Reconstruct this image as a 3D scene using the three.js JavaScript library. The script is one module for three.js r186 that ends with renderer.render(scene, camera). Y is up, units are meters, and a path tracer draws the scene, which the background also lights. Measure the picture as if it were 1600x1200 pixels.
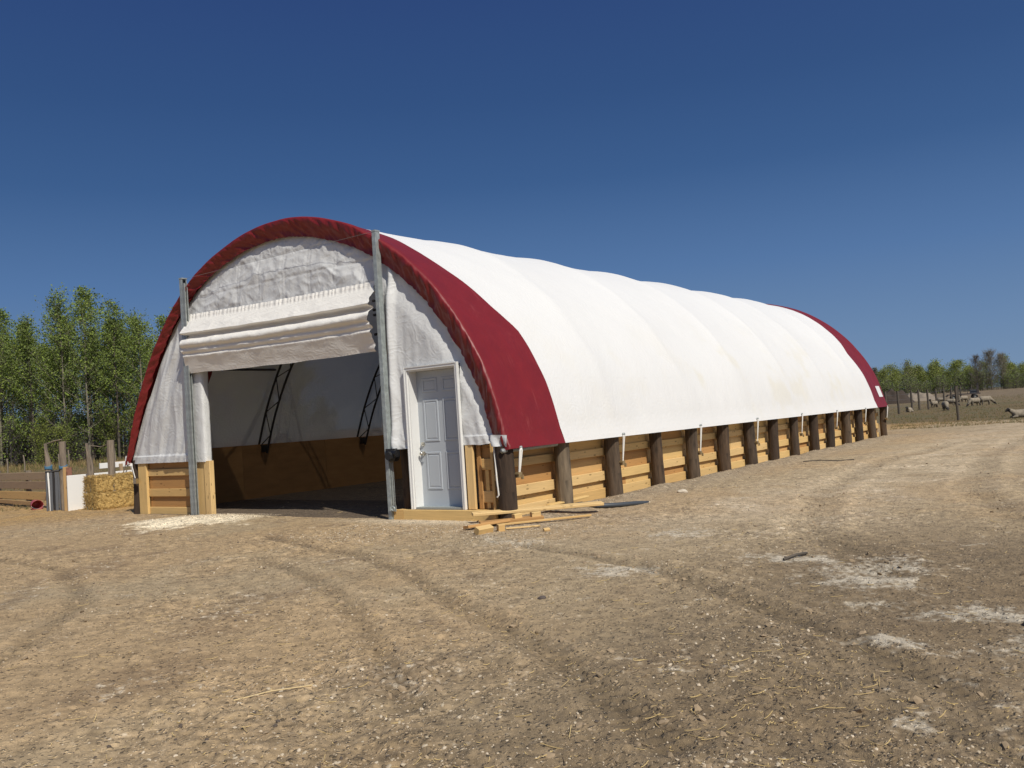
import * as THREE from 'three';
import { MarchingCubes } from 'three/addons/objects/MarchingCubes.js';
import { mergeGeometries, mergeVertices } from 'three/addons/utils/BufferGeometryUtils.js';

// ---------------------------------------------------------------- camera, sky, sun, exposure
const scene = new THREE.Scene();
const camera = new THREE.PerspectiveCamera(46.95, 1024 / 768, 0.1, 3000);
camera.rotation.order = 'YXZ';
camera.position.set(0, 1.4043, 0);
camera.rotation.set(0.0392, 0, -0.0659);
scene.add(camera);

const SUN_DIR = new THREE.Vector3(0.313, 0.69, 0.472).normalize();
const sun = new THREE.DirectionalLight(new THREE.Color(1.0, 0.94, 0.83), 4.1);
sun.position.copy(SUN_DIR).multiplyScalar(120);
sun.target.position.set(0, 0, -14);
sun.castShadow = true;
sun.shadow.mapSize.set(4096, 4096);
Object.assign(sun.shadow.camera, { left: -60, right: 60, top: 60, bottom: -60, near: 1, far: 320 });
sun.shadow.radius = 1;
scene.add(sun, sun.target);

function makeSky() {
  const W = 1024, H = 512, a = new Float32Array(W * H * 4);
  const stops = [[-90, .10, .085, .06], [-4, .17, .19, .20], [0, .19, .285, .425], [4, .145, .245, .415], [9, .09, .182, .37], [15, .046, .112, .268], [20, .033, .084, .222], [28, .024, .058, .185], [45, .022, .056, .17], [90, .02, .055, .16]];
  for (let j = 0; j < H; j++) {
    const el = ((j + .5) / H - .5) * 180;
    let k = 0; while (k < stops.length - 2 && el > stops[k + 1][0]) k++;
    const p = stops[k], q = stops[k + 1], t = Math.min(1, Math.max(0, (el - p[0]) / (q[0] - p[0])));
    for (let i = 0; i < W; i++) {
      const az = ((i + .5) / W - .5) * Math.PI * 2, ce = Math.cos(el * Math.PI / 180);
      const d = ce * Math.cos(az) * SUN_DIR.x + Math.sin(el * Math.PI / 180) * SUN_DIR.y + ce * Math.sin(az) * SUN_DIR.z;
      const ang = Math.acos(Math.min(1, Math.max(-1, d)));
      const g = Math.exp(-((ang / .3) ** 2)) * 1.1 + Math.exp(-((ang / .75) ** 2)) * .34;     // brighter air around the sun, behind the camera
      const up = el > -2 ? 1 : 0, o = (j * W + i) * 4;
      a[o] = p[1] + (q[1] - p[1]) * t + up * g * .62; a[o + 1] = p[2] + (q[2] - p[2]) * t + up * g * .72; a[o + 2] = p[3] + (q[3] - p[3]) * t + up * g * .85; a[o + 3] = 1;
    }
  }
  const t = new THREE.DataTexture(a, W, H, THREE.RGBAFormat, THREE.FloatType);
  t.mapping = THREE.EquirectangularReflectionMapping; t.magFilter = t.minFilter = THREE.LinearFilter; t.wrapS = THREE.RepeatWrapping; t.needsUpdate = true;
  return t;
}
scene.background = makeSky();
scene.environment = scene.background;

const renderer = new THREE.WebGLRenderer({ antialias: true });
renderer.setSize(1024, 768);
renderer.toneMapping = THREE.LinearToneMapping;
renderer.toneMappingExposure = 1.0;
renderer.shadowMap.enabled = true;

// ---------------------------------------------------------------- helpers
function rng(seed) { let s = seed >>> 0; return () => { s = (s + 0x6D2B79F5) | 0; let t = Math.imul(s ^ (s >>> 15), 1 | s); t = (t + Math.imul(t ^ (t >>> 7), 61 | t)) ^ t; return ((t ^ (t >>> 14)) >>> 0) / 4294967296; }; }
const clamp = (x, a = 0, b = 1) => Math.min(b, Math.max(a, x));
const smooth = (a, b, x) => { const t = clamp((x - a) / (b - a)); return t * t * (3 - 2 * t); };
const lerp = (a, b, t) => a + (b - a) * t;
const GR = new Float32Array(1024 * 2); { const r = rng(5); for (let i = 0; i < 1024; i++) { const t = r() * 6.28318; GR[2 * i] = Math.cos(t); GR[2 * i + 1] = Math.sin(t); } }
const PERM = new Uint16Array(2048); { const r = rng(9); const p = [...Array(1024).keys()]; for (let i = 1023; i > 0; i--) { const j = Math.floor(r() * (i + 1)); [p[i], p[j]] = [p[j], p[i]]; } for (let i = 0; i < 2048; i++) PERM[i] = p[i & 1023]; }
function noise(x, y, per = 0) {                                     // gradient noise about -0.7 .. 0.7, periodic when per > 0
  let xi = Math.floor(x), yi = Math.floor(y); const fx = x - xi, fy = y - yi;
  let x1 = xi + 1, y1 = yi + 1;
  if (per) { xi = ((xi % per) + per) % per; yi = ((yi % per) + per) % per; x1 = ((x1 % per) + per) % per; y1 = ((y1 % per) + per) % per; }
  const u = fx * fx * fx * (fx * (fx * 6 - 15) + 10), v = fy * fy * fy * (fy * (fy * 6 - 15) + 10);
  const a = PERM[(PERM[xi & 1023] + yi) & 1023] * 2, b = PERM[(PERM[x1 & 1023] + yi) & 1023] * 2, c = PERM[(PERM[xi & 1023] + y1) & 1023] * 2, d = PERM[(PERM[x1 & 1023] + y1) & 1023] * 2;
  const n0 = GR[a] * fx + GR[a + 1] * fy, n1 = GR[b] * (fx - 1) + GR[b + 1] * fy, n2 = GR[c] * fx + GR[c + 1] * (fy - 1), n3 = GR[d] * (fx - 1) + GR[d + 1] * (fy - 1);
  return lerp(lerp(n0, n1, u), lerp(n2, n3, u), v);
}
function fbm(x, y, oct = 4, per = 0) { let s = 0, a = 1, f = 1; for (let i = 0; i < oct; i++) { s += a * noise(x * f + i * 17, y * f + i * 31, per ? per * f : 0); a *= .5; f *= 2; } return s; }
const used = {};
function numbered(n) { const k = used[n] = (used[n] ?? -1) + 1; return k ? `${n}_${String(k).padStart(3, '0')}` : n; }
function tag(o, label, category, group, kind) { o.userData.label = label; if (category) o.userData.category = category; if (group) o.userData.group = group; if (kind) o.userData.kind = kind; return o; }
function thing(name, label, category, pos = [0, 0, 0], turn = 0, group) { const o = new THREE.Group(); o.name = numbered(name); o.position.set(...pos); o.rotation.y = turn; scene.add(o); return tag(o, label, category, group); }
function part(name, geo, mat, parent) { const m = new THREE.Mesh(geo, mat); m.name = parent === scene ? numbered(name) : name; m.castShadow = m.receiveShadow = true; parent.add(m); return m; }
function sub(name, parent) { const g = new THREE.Group(); g.name = name; parent.add(g); return g; }
function copyOf(o, label) { const c = o.clone(); c.name = numbered(o.name.replace(/_\d{3}$/, '')); if (label) c.userData = { ...o.userData, label }; scene.add(c); return c; }

function geo(pos, idx, uv, col) {
  const g = new THREE.BufferGeometry(); g.setAttribute('position', new THREE.Float32BufferAttribute(pos, 3));
  if (uv) g.setAttribute('uv', new THREE.Float32BufferAttribute(uv, 2)); if (col) g.setAttribute('color', new THREE.Float32BufferAttribute(col, 3));
  if (idx) g.setIndex(idx); g.computeVertexNormals(); return g;
}
function grid(nu, nv, f, flip = false) {                            // f(i/nu, j/nv) -> [x, y, z, u, v, (r, g, b)]
  const P = [], UV = [], I = [], C = [];
  for (let j = 0; j <= nv; j++) for (let i = 0; i <= nu; i++) { const p = f(i / nu, j / nv); P.push(p[0], p[1], p[2]); UV.push(p[3] ?? 0, p[4] ?? 0); if (p.length > 5) C.push(p[5], p[6], p[7]); }
  for (let j = 0; j < nv; j++) for (let i = 0; i < nu; i++) { const a = j * (nu + 1) + i, b = a + 1, c = a + nu + 1, d = c + 1; flip ? I.push(a, c, b, b, c, d) : I.push(a, b, c, b, d, c); }
  return geo(P, I, UV, C.length ? C : null);
}
function plankGeo(L, H, D, seed = 0, ch = Math.min(.006, H * .2, D * .2)) {   // grain along x, chamfered long edges, uv in metres
  const s = new THREE.Shape(), h = H / 2, d = D / 2;
  s.moveTo(-d + ch, -h); s.lineTo(d - ch, -h); s.lineTo(d, -h + ch); s.lineTo(d, h - ch); s.lineTo(d - ch, h); s.lineTo(-d + ch, h); s.lineTo(-d, h - ch); s.lineTo(-d, -h + ch); s.closePath();
  const g = new THREE.ExtrudeGeometry(s, { depth: L, bevelEnabled: false, steps: 1 });
  g.translate(0, 0, -L / 2); g.rotateY(Math.PI / 2);
  const p = g.attributes.position, n = g.attributes.normal, uv = g.attributes.uv, r = rng(seed * 77 + 3), ox = r() * 3, oy = r() * 3;
  for (let i = 0; i < p.count; i++) { const nx = Math.abs(n.getX(i)), ny = Math.abs(n.getY(i)); if (nx > .7) uv.setXY(i, p.getZ(i) * .3 + ox, p.getY(i) + oy); else if (ny > .7) uv.setXY(i, p.getX(i) + ox, p.getZ(i) + oy + 1); else uv.setXY(i, p.getX(i) + ox, p.getY(i) + oy); }
  return g;
}
function boxGeo(w, h, d, x = 0, y = 0, z = 0) { const g = new THREE.BoxGeometry(w, h, d); g.translate(x, y, z); return g; }
class Soup {                                                        // collects tubes and leaves for trees and small metalwork
  constructor() { this.P = []; this.I = []; this.UV = []; this.C = []; this.colored = false; }
  tube(pts, radii, sides = 5, vscale = 1) {
    let prev = null, len = 0; const base = this.P.length / 3, up = new THREE.Vector3(.31, .2, .93).normalize(), t = new THREE.Vector3(), a = new THREE.Vector3(), b = new THREE.Vector3();
    pts.forEach((p, k) => {
      const q = pts[Math.min(k + 1, pts.length - 1)], o = pts[Math.max(k - 1, 0)]; t.subVectors(q, o).normalize();
      if (Math.abs(t.dot(up)) > .95) a.set(1, 0, 0).cross(t).normalize(); else a.crossVectors(up, t).normalize(); b.crossVectors(t, a);
      if (prev) len += p.distanceTo(prev); prev = p;
      for (let s = 0; s <= sides; s++) { const w = s / sides * Math.PI * 2, c = Math.cos(w) * radii[k], d = Math.sin(w) * radii[k]; this.P.push(p.x + a.x * c + b.x * d, p.y + a.y * c + b.y * d, p.z + a.z * c + b.z * d); this.UV.push(s / sides * .5, len * vscale); }
    });
    for (let k = 0; k < pts.length - 1; k++) for (let s = 0; s < sides; s++) { const i = base + k * (sides + 1) + s, j = i + sides + 1; this.I.push(i, i + 1, j, i + 1, j + 1, j); }
    return this;
  }
  build() { return geo(this.P, this.I, this.UV); }
}
const V = (x, y, z) => new THREE.Vector3(x, y, z);
const rod = (a, b, r, sides = 6) => new Soup().tube([a, b], [r, r], sides).build();
function capped(pts, r, sides = 8) { const s = new Soup(), n = pts.length, d0 = V().subVectors(pts[0], pts[1]).normalize().multiplyScalar(.0005), d1 = V().subVectors(pts[n - 1], pts[n - 2]).normalize().multiplyScalar(.0005); s.tube([pts[0].clone().add(d0), ...pts, pts[n - 1].clone().add(d1)], [.0004, ...pts.map(() => r), .0004], sides); return s.build(); }

// ---------------------------------------------------------------- textures
function tex(w, h, f, srgb = false, rep = [1, 1]) {                 // f(x, y) -> grey or [r, g, b] in 0..1
  const a = new Uint8Array(w * h * 4);
  for (let y = 0; y < h; y++) for (let x = 0; x < w; x++) { const c = f(x / w, y / h), o = (y * w + x) * 4; if (typeof c === 'number') a[o] = a[o + 1] = a[o + 2] = clamp(c) * 255; else { a[o] = clamp(c[0]) * 255; a[o + 1] = clamp(c[1]) * 255; a[o + 2] = clamp(c[2]) * 255; } a[o + 3] = 255; }
  const t = new THREE.DataTexture(a, w, h); t.wrapS = t.wrapT = THREE.RepeatWrapping; t.magFilter = THREE.LinearFilter; t.minFilter = THREE.LinearMipmapLinearFilter; t.generateMipmaps = true; t.repeat.set(...rep); if (srgb) t.colorSpace = THREE.SRGBColorSpace; t.needsUpdate = true; return t;
}
const woodKnots = []; { const r = rng(21); for (let i = 0; i < 26; i++) woodKnots.push([r(), r(), .006 + r() * .012]); }
const woodTex = tex(1024, 512, (x, y) => {                          // 2 m x 1 m of softwood
  let wy = y + .006 * noise(x * 6, y * 4, 0) * Math.sin(Math.PI * x), k = 0;
  for (const [kx, ky, kr] of woodKnots) { let dx = Math.abs(x - kx), dy = Math.abs(y - ky); dx = Math.min(dx, 1 - dx) * .7; dy = Math.min(dy, 1 - dy); const d = Math.hypot(dx, dy); if (d < kr * 4) { k = Math.max(k, 1 - smooth(kr * .5, kr * 1.1, d)); wy += kr * .5 * Math.exp(-d * d / (kr * kr * 4)) * Math.sign(y - ky); } }
  const g = fbm(x * 8, wy * 128, 3, 8) * .1 + fbm(x * 4, wy * 32, 2, 4) * .1 + noise(x * 3, y * 8) * .05;
  const v = .9 + g - k * .42; return [v, v * (1 - .05 * k) - Math.max(0, -g) * .08, v * (1 - .12 * k) - Math.max(0, -g) * .16];
});
woodTex.repeat.set(.5, 1);
const plyTex = tex(512, 512, (x, y) => { const g = fbm(x * 3 + noise(x * 4, y * 8, 4) * .3, y * 12, 4, 0) * .16 + noise(x * 40, y * 160, 0) * .05; return [.86 + g, .84 + g, .8 + g * 1.2]; });
plyTex.repeat.set(.6, .6);
const barkTex = tex(512, 512, (x, y) => { const s = fbm(x * 16, y * 3, 4, 0) * .6 + noise(x * 60, y * 12) * .22, c = smooth(.25, .45, Math.abs(noise(x * 10 + 3, y * 1.5))) * -.2; const v = .62 + s * .55 + c; return [v, v * .96, v * .9]; });
const barkBump = tex(512, 512, (x, y) => .5 + fbm(x * 16, y * 3, 4, 0) * .5 + noise(x * 60, y * 12) * .2);
const fabricBump = tex(1024, 1024, (x, y) => { const r = 1 - Math.abs(noise(x * 6 + 2 * noise(x * 4, y * 4, 4), y * 6 + 2 * noise(x * 4 + 7, y * 4, 4), 6)) * 3; const q = 1 - Math.abs(noise(x * 14 + noise(x * 8, y * 8, 8), y * 14, 14)) * 3; return .4 + .26 * Math.max(0, r) + .16 * Math.max(0, q) + .1 * fbm(x * 10, y * 10, 3, 10); });
const redMap = tex(1024, 1024, (x, y) => {                           // maroon vinyl with dusty scuffs and rubbed streaks
  const s = smooth(.08, .5, fbm(x * 5, y * 3, 5, 0)) * smooth(-.05, .4, noise(x * 70, y * 26)), l = smooth(.36, .5, Math.abs(noise(x * 34 + noise(x * 3, y * 3), y * 2.2))) * smooth(0, .4, noise(x * 4 + 9, y * 4));
  const v = .94 + .06 * fbm(x * 6, y * 6, 3, 6), d = clamp(s * .15 + l * .3); return [lerp(.486 * v, .62, d), lerp(.113 * v, .36, d), lerp(.121 * v, .33, d)];
}, true);
const metalMap = tex(256, 256, (x, y) => .72 + .22 * fbm(x * 14, y * 14, 3, 14) + .12 * noise(x * 40, y * 5, 0));
const strawMap = (() => { const n = 512, a = new Float32Array(n * n).fill(.6), r = rng(88); for (let k = 0; k < 5200; k++) { const x0 = r() * n, y0 = r() * n, t = (r() - .5) * 1.5, L = 14 + r() * 46, b = .55 + r() * .6; for (let s = 0; s < L; s++) { const x = Math.floor(x0 + Math.cos(t) * s + n) % n, y = Math.floor(y0 + Math.sin(t) * s + n) % n; a[y * n + x] = b; if (r() < .7) a[((y + 1) % n) * n + x] = b * .8; } } return tex(n, n, (x, y) => { const v = a[Math.floor(y * n) * n + Math.floor(x * n)]; return [v, v * .96, v * .88]; }); })();
const GT = 2048; const gtA = new Float32Array(GT * GT), gtH = new Float32Array(GT * GT);
{ // 3.2 m of fine dirt: soft tone, grit, small stones and dark crumbs
  const lo = new Float32Array(512 * 512); for (let y = 0; y < 512; y++) for (let x = 0; x < 512; x++) lo[y * 512 + x] = fbm(x / 512 * 24, y / 512 * 24, 4, 24);
  const r = rng(3); for (let y = 0; y < GT; y++) for (let x = 0; x < GT; x++) { const l = lo[(y >> 2) * 512 + (x >> 2)]; const g = r() - .5; gtA[y * GT + x] = .72 + l * .26 + g * .3; gtH[y * GT + x] = .4 + l * .4 + g * .2; }
  const dab = (cx, cy, rx, ry, t, tone, hh) => { const c = Math.cos(t), s = Math.sin(t), R = Math.ceil(Math.max(rx, ry)) + 1; for (let j = -R; j <= R; j++) for (let i = -R; i <= R; i++) { const u = (i * c + j * s) / rx, v = (-i * s + j * c) / ry, d = u * u + v * v; if (d > 1) continue; const o = ((cy + j + GT) % GT) * GT + (cx + i + GT) % GT, k = Math.sqrt(1 - d); gtA[o] = lerp(gtA[o], tone, .85); gtH[o] = Math.max(gtH[o], gtH[o] + hh * k); } };
  for (let k = 0; k < 34000; k++) { const s = 1 + Math.pow(r(), 4) * 5.5, light = r() < .62; dab(Math.floor(r() * GT), Math.floor(r() * GT), s * (1 + r() * .6), s, r() * 3.14, light ? .85 + r() * .5 : .22 + r() * .3, s * .09); }
  for (let k = 0; k < 2600; k++) dab(Math.floor(r() * GT), Math.floor(r() * GT), 5 + r() * 16, .8 + r() * .7, r() * 3.14, r() < .5 ? .45 : .95, .05);
}
const groundMap = tex(GT, GT, (x, y) => { const v = gtA[Math.floor(y * GT) * GT + Math.floor(x * GT)]; return [v, v * .985, v * .96]; });
const groundBump = tex(GT, GT, (x, y) => gtH[Math.floor(y * GT) * GT + Math.floor(x * GT)] * .6);

// ---------------------------------------------------------------- materials (linear base colours)
const lin = (r, g, b) => new THREE.Color().setRGB(r, g, b);
const std = (c, o = {}) => new THREE.MeshStandardMaterial({ color: lin(...c), roughness: .8, side: THREE.DoubleSide, ...o });
const M = {
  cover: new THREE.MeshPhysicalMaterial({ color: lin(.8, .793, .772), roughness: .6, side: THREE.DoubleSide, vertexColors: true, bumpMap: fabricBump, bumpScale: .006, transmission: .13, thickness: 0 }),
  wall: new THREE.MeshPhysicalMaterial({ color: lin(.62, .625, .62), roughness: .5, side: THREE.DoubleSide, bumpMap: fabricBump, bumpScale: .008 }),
  curtain: new THREE.MeshPhysicalMaterial({ color: lin(.8, .775, .72), roughness: .55, side: THREE.DoubleSide, bumpMap: fabricBump, bumpScale: .006 }),
  red: std([1, 1, 1], { map: redMap, roughness: .48, bumpMap: fabricBump, bumpScale: .008 }),
  pine: [[.7, .47, .195], [.76, .52, .23], [.66, .42, .16], [.74, .5, .2]].map(c => std(c, { map: woodTex, roughness: .75 })),
  pineDark: [[.55, .3, .105], [.47, .25, .085], [.66, .4, .155], [.51, .27, .09]].map(c => std(c, { map: woodTex, roughness: .8 })),
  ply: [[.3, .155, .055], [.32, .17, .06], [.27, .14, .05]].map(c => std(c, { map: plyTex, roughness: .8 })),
  weather: [[.4, .29, .18], [.44, .31, .18], [.36, .25, .155], [.46, .29, .13]].map(c => std(c, { map: woodTex, roughness: .9 })),
  log: [[.075, .048, .031], [.115, .074, .045], [.055, .037, .027], [.095, .066, .046], [.13, .092, .062]].map(c => std(c, { map: barkTex, bumpMap: barkBump, bumpScale: .012, roughness: .92 })),
  logPale: std([.25, .195, .135], { map: barkTex, bumpMap: barkBump, bumpScale: .008, roughness: .9 }),
  greyPost: std([.36, .3, .24], { map: barkTex, bumpMap: barkBump, bumpScale: .008, roughness: .95 }),
  galv: std([.5, .55, .54], { metalness: .35, roughness: .45, map: metalMap }),
  galvDull: std([.42, .45, .44], { metalness: .35, roughness: .5, map: metalMap }),
  black: std([.018, .016, .016], { roughness: .45 }),
  blackPaint: std([.012, .012, .013], { roughness: .3 }),
  pipe: std([.05, .058, .068], { roughness: .5 }),
  doorPaint: std([.43, .465, .5], { roughness: .5 }),
  trim: std([.72, .72, .7], { roughness: .45 }),
  rope: std([.75, .73, .68], { roughness: .8 }),
  buckle: std([.34, .25, .13], { roughness: .5, metalness: .4 }),
  brass: std([.6, .57, .5], { metalness: 1, roughness: .25 }),
  straw: std([1, .7, .27], { map: strawMap, roughness: .9, bumpMap: strawMap, bumpScale: .02 }),
  strawBit: std([1, 1, 1], { roughness: .8 }),
  twine: std([.06, .16, .26], { roughness: .8 }),
  plastic: std([.8, .79, .76], { roughness: .5 }),
  bucket: std([.4, .075, .085], { roughness: .45 }),
  greyBar: std([.12, .125, .135], { roughness: .5, metalness: .3 }),
  stone: std([1, 1, 1], { roughness: .95 }),
  ground: new THREE.MeshStandardMaterial({ color: lin(1, 1, 1), roughness: 1, vertexColors: true, map: groundMap, bumpMap: groundBump, bumpScale: .03 }),
  trunk: std([.3, .28, .22], { map: barkTex, roughness: .95 }),
  trunkDark: std([.14, .12, .1], { map: barkTex, roughness: .95 }),
  leaf: new THREE.MeshPhysicalMaterial({ color: lin(1, 1, 1), vertexColors: true, roughness: .9, side: THREE.DoubleSide, transmission: .35, thickness: 0 }),
  grass: std([1, 1, 1], { roughness: .95 }),
  wool: std([1, 1, 1], { vertexColors: true, roughness: 1 }),
  soil: std([.05, .036, .027], { roughness: 1 }),
  soilPale: std([.22, .18, .135], { roughness: 1 }),
  rust: std([.05, .04, .038], { roughness: .7 }),
};

// ---------------------------------------------------------------- the lie of the barn: u to the left along its front, w back along its length
const TH = 0.6249, BX = -0.1808, BZ = -12.3411, CT = Math.cos(TH), ST = Math.sin(TH), LEN = 21.42;
const toBarn = (x, z) => [-(x - BX) * CT - (z - BZ) * ST, (x - BX) * ST - (z - BZ) * CT];
const toWorld = (u, w) => [BX - u * CT + w * ST, BZ - u * ST - w * CT];
const L = (u, v, w) => V(-u, v, -w);                                // a point in the barn's own axes

// ---------------------------------------------------------------- ground
const ruts = [                                                       // wheel tracks as (u, w) polylines: [points, half width, depth, darkness]
  [[[2.5, -2.1], [0.02, -2.84], [-1.4, -3.6], [-2.67, -4.46], [-3.8, -5.15], [-4.7, -5.79], [-5.6, -6.5]], .11, .02, .32],
  [[[1.2, -3.3], [-.6, -4.1], [-2.1, -5.0], [-3.2, -5.8], [-4.2, -6.6]], .1, .018, .28],
  [[[-1.5, -1.8], [-3.51, -2.77], [-4.5, -3.5], [-5.44, -4.27], [-6.6, -5.4]], .11, .021, .34],
  [[[5.5, -4.4], [3, -4.6], [.8, -5.6], [-.8, -6.9], [-1.6, -8.2]], .11, .016, .26],
  [[[6.8, -5.5], [4.2, -6.0], [1.6, -7.0], [-.2, -8.4]], .11, .016, .24],
  [[[-3.0, 16], [-2.7, 9], [-3.3, 3.5], [-4.2, 0], [-5.6, -2.6]], .2, .02, .16],
  [[[-4.6, 22], [-4.5, 11], [-5.2, 4], [-6.2, .6], [-8, -2.4]], .2, .02, .14],
];
function rutAt(u, w) {
  let best = 9, along = 0, hw = .1, dep = 0, dk = 0;
  for (const [pts, h, d, k] of ruts) {
    let run = 0;
    for (let i = 0; i < pts.length - 1; i++) {
      const ax = pts[i][0], ay = pts[i][1], bx = pts[i + 1][0] - ax, by = pts[i + 1][1] - ay, l2 = bx * bx + by * by, t = clamp(((u - ax) * bx + (w - ay) * by) / l2), q = Math.hypot(u - ax - bx * t, w - ay - by * t), len = Math.sqrt(l2);
      if (q / h < best) { best = q / h; along = run + t * len; hw = h; dep = d; dk = k; }
      run += len;
    }
  }
  return [best, along, dep, dk];
}
function inBarn(u, w) { return u > .1 && u < 9.25 && w > -.02 && w < LEN; }
function terrain(x, z, detail = true) {
  const [u, w] = toBarn(x, z), d = Math.hypot(x, z);
  let h = smooth(60, 230, d) * .8 + smooth(35, 120, d) * .25 * noise(x / 38, z / 38);
  const dx = Math.max(0, -u, u - 9.3), dw = Math.max(0, -w, w - LEN), db = Math.hypot(dx, dw), quiet = inBarn(u, w) ? .25 : smooth(0, 2.2, db) * .85 + .15;
  h += quiet * (.05 * noise(x * .35, z * .35) + .035 * fbm(x * .9, z * .9, 2));
  if (db > 0 && dx > 0 && u < 0 && w > -1) h += .07 * Math.exp(-((dx - .35) ** 2) / .09) * smooth(-.6, 1, w) * (1 + 1.2 * noise(x * 1.7, z * 1.7)) * (1 - smooth(LEN - 1, LEN + 1.5, w));   // spoil thrown along the side wall
  const ch = Math.exp(-(((u - 6.2 + (w + .9) * .25) / 1.0) ** 2) - (((w + .75) / .85) ** 2)); h += .07 * ch;             // chalky gravel at the left jamb
  if (detail) {
    const near = 1 - smooth(14, 40, d);
    if (near > 0) {
      const rough = smooth(-.25, .45, noise(x * .5 + 9, z * .5));
      h += near * (.3 + .7 * quiet) * ((.006 + .016 * rough) * fbm(x * 3.3, z * 3.3, 3) + (.005 + .01 * rough) * fbm(x * 13, z * 13, 2) + (d < 16 ? .009 * noise(x * 34, z * 34) : 0));
      const [q, along, dep] = rutAt(u, w);
      if (q < 3) h += near * (-dep * Math.exp(-(q * q)) + dep * .6 * Math.exp(-((q - 1.7) ** 2) * 3) + .35 * dep * Math.exp(-(q ** 4)) * Math.sin(along * 70));
    }
  }
  return h;
}
const whites = [[-5.8, -3.67, .3], [-6.08, -3.86, .28], [-5.5, -2.96, .55], [-6.45, -3.82, .4], [-6.48, -5.84, .2], [-6.09, -4.61, .2], [-5.2, -2.5, .6], [-4.7, -2.2, .5], [-6.9, -4.4, .4], [-3.4, -3.0, .5], [-1.26, -1.65, .5], [-3.0, -.6, .6]];
function groundColor(x, z) {
  const [u, w] = toBarn(x, z), d = Math.hypot(x, z);
  const n4 = d < 22 ? fbm(x * 21, z * 21, 2) : 0, coarse = smooth(-.3, .35, noise(x * .55 + 9, z * .55)), n1 = fbm(x * .28, z * .28, 4), n2 = fbm(x * 1.1 + 40, z * 1.1, 4), n3 = d < 40 ? fbm(x * 6, z * 6, 3) : 0;
  let r = .36, g = .258, b = .146;                                                       // warm dry dirt
  const mix = (R, G, B, t) => { t = clamp(t); r = lerp(r, R, t); g = lerp(g, G, t); b = lerp(b, B, t); };
  mix(.335, .255, .155, smooth(-.1, .5, n1 + .4 * n2 + smooth(2, -4, u) * .35));             // greyer to the right
  mix(.19, .13, .074, smooth(.12, .6, n2 - .35 * n1) * .6);                              // damp darker
  const road = Math.exp(-(((u + 3.6 + .25 * n1 - Math.max(0, 4 - w) * .16) / 1.7) ** 2)) * smooth(-3, 2, w) * (1 - smooth(26, 36, w));
  mix(.46, .37, .255, road * (.55 + .5 * n2));
  const rightLow = smooth(-3.2, -5.5, u + .4 * n1) * smooth(1.5, -2, w); mix(.165, .12, .07, rightLow * .82);
  let wh = 0; for (const [a, c, s] of whites) { const q = ((u - a) ** 2 + ((w - c) * 1.3) ** 2) / (s * s); if (q < 5) wh = Math.max(wh, Math.exp(-q)); }
  mix(.5, .45, .36, smooth(.35, 1.15, wh + n2 * .7 + n3 * .75 + n4 * .8 - .1) * .7);
  const ch = Math.exp(-(((u - 6.1 + (w + .9) * .3) / 1.15) ** 2) - (((w + .85) / .95) ** 2)); mix(.78, .68, .5, smooth(.3, .62, ch + .3 * n2 + .3 * n3));
  const sillG = Math.exp(-(((u - 1.2) / 1.6) ** 2) - (((w + .25) / .3) ** 2)); mix(.62, .54, .41, sillG * .7);
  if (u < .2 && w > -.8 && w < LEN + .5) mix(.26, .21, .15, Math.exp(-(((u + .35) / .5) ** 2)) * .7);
  const yl = smooth(8.6, 10.5, u + w * .3 + 1.2 * n1) * smooth(-8, -2, w + u * .2); mix(.36, .225, .088, yl * (.75 + .5 * n2));   // straw coloured yard on the left
  const pas = Math.max(smooth(31.2, 34.5, w + 1.2 * n1 + .5 * n2), smooth(16.5, 22, u + 2 * n1) * smooth(-14, 0, w));
  mix(.14, .1, .046, pas); mix(.098, .09, .038, pas * smooth(-.1, .4, n1 + .5 * n2) * .8); mix(.22, .12, .045, pas * smooth(.1, .42, noise(x * .21 + 7, z * .09)) * smooth(60, 38, d)); mix(.165, .122, .075, pas * smooth(70, 130, d) * .85);
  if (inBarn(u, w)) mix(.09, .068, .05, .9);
  const k = 1.55 * (1 + .14 * n2 + .26 * n3 * (.5 + coarse) + .46 * n4 * (.4 + coarse)); r *= k; g *= k; b *= k;
  if (d < 40) { const [q, , , dk] = rutAt(u, w); if (q < 3) { const t = 1 - dk * Math.exp(-q * q) * (1 + n3); r *= t; g *= t; b *= t; const e = 1 + .12 * Math.exp(-((q - 1.8) ** 2) * 3); r *= e; g *= e; b *= e; } }
  return [Math.max(.02, r), Math.max(.018, g), Math.max(.012, b)];
}
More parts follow.
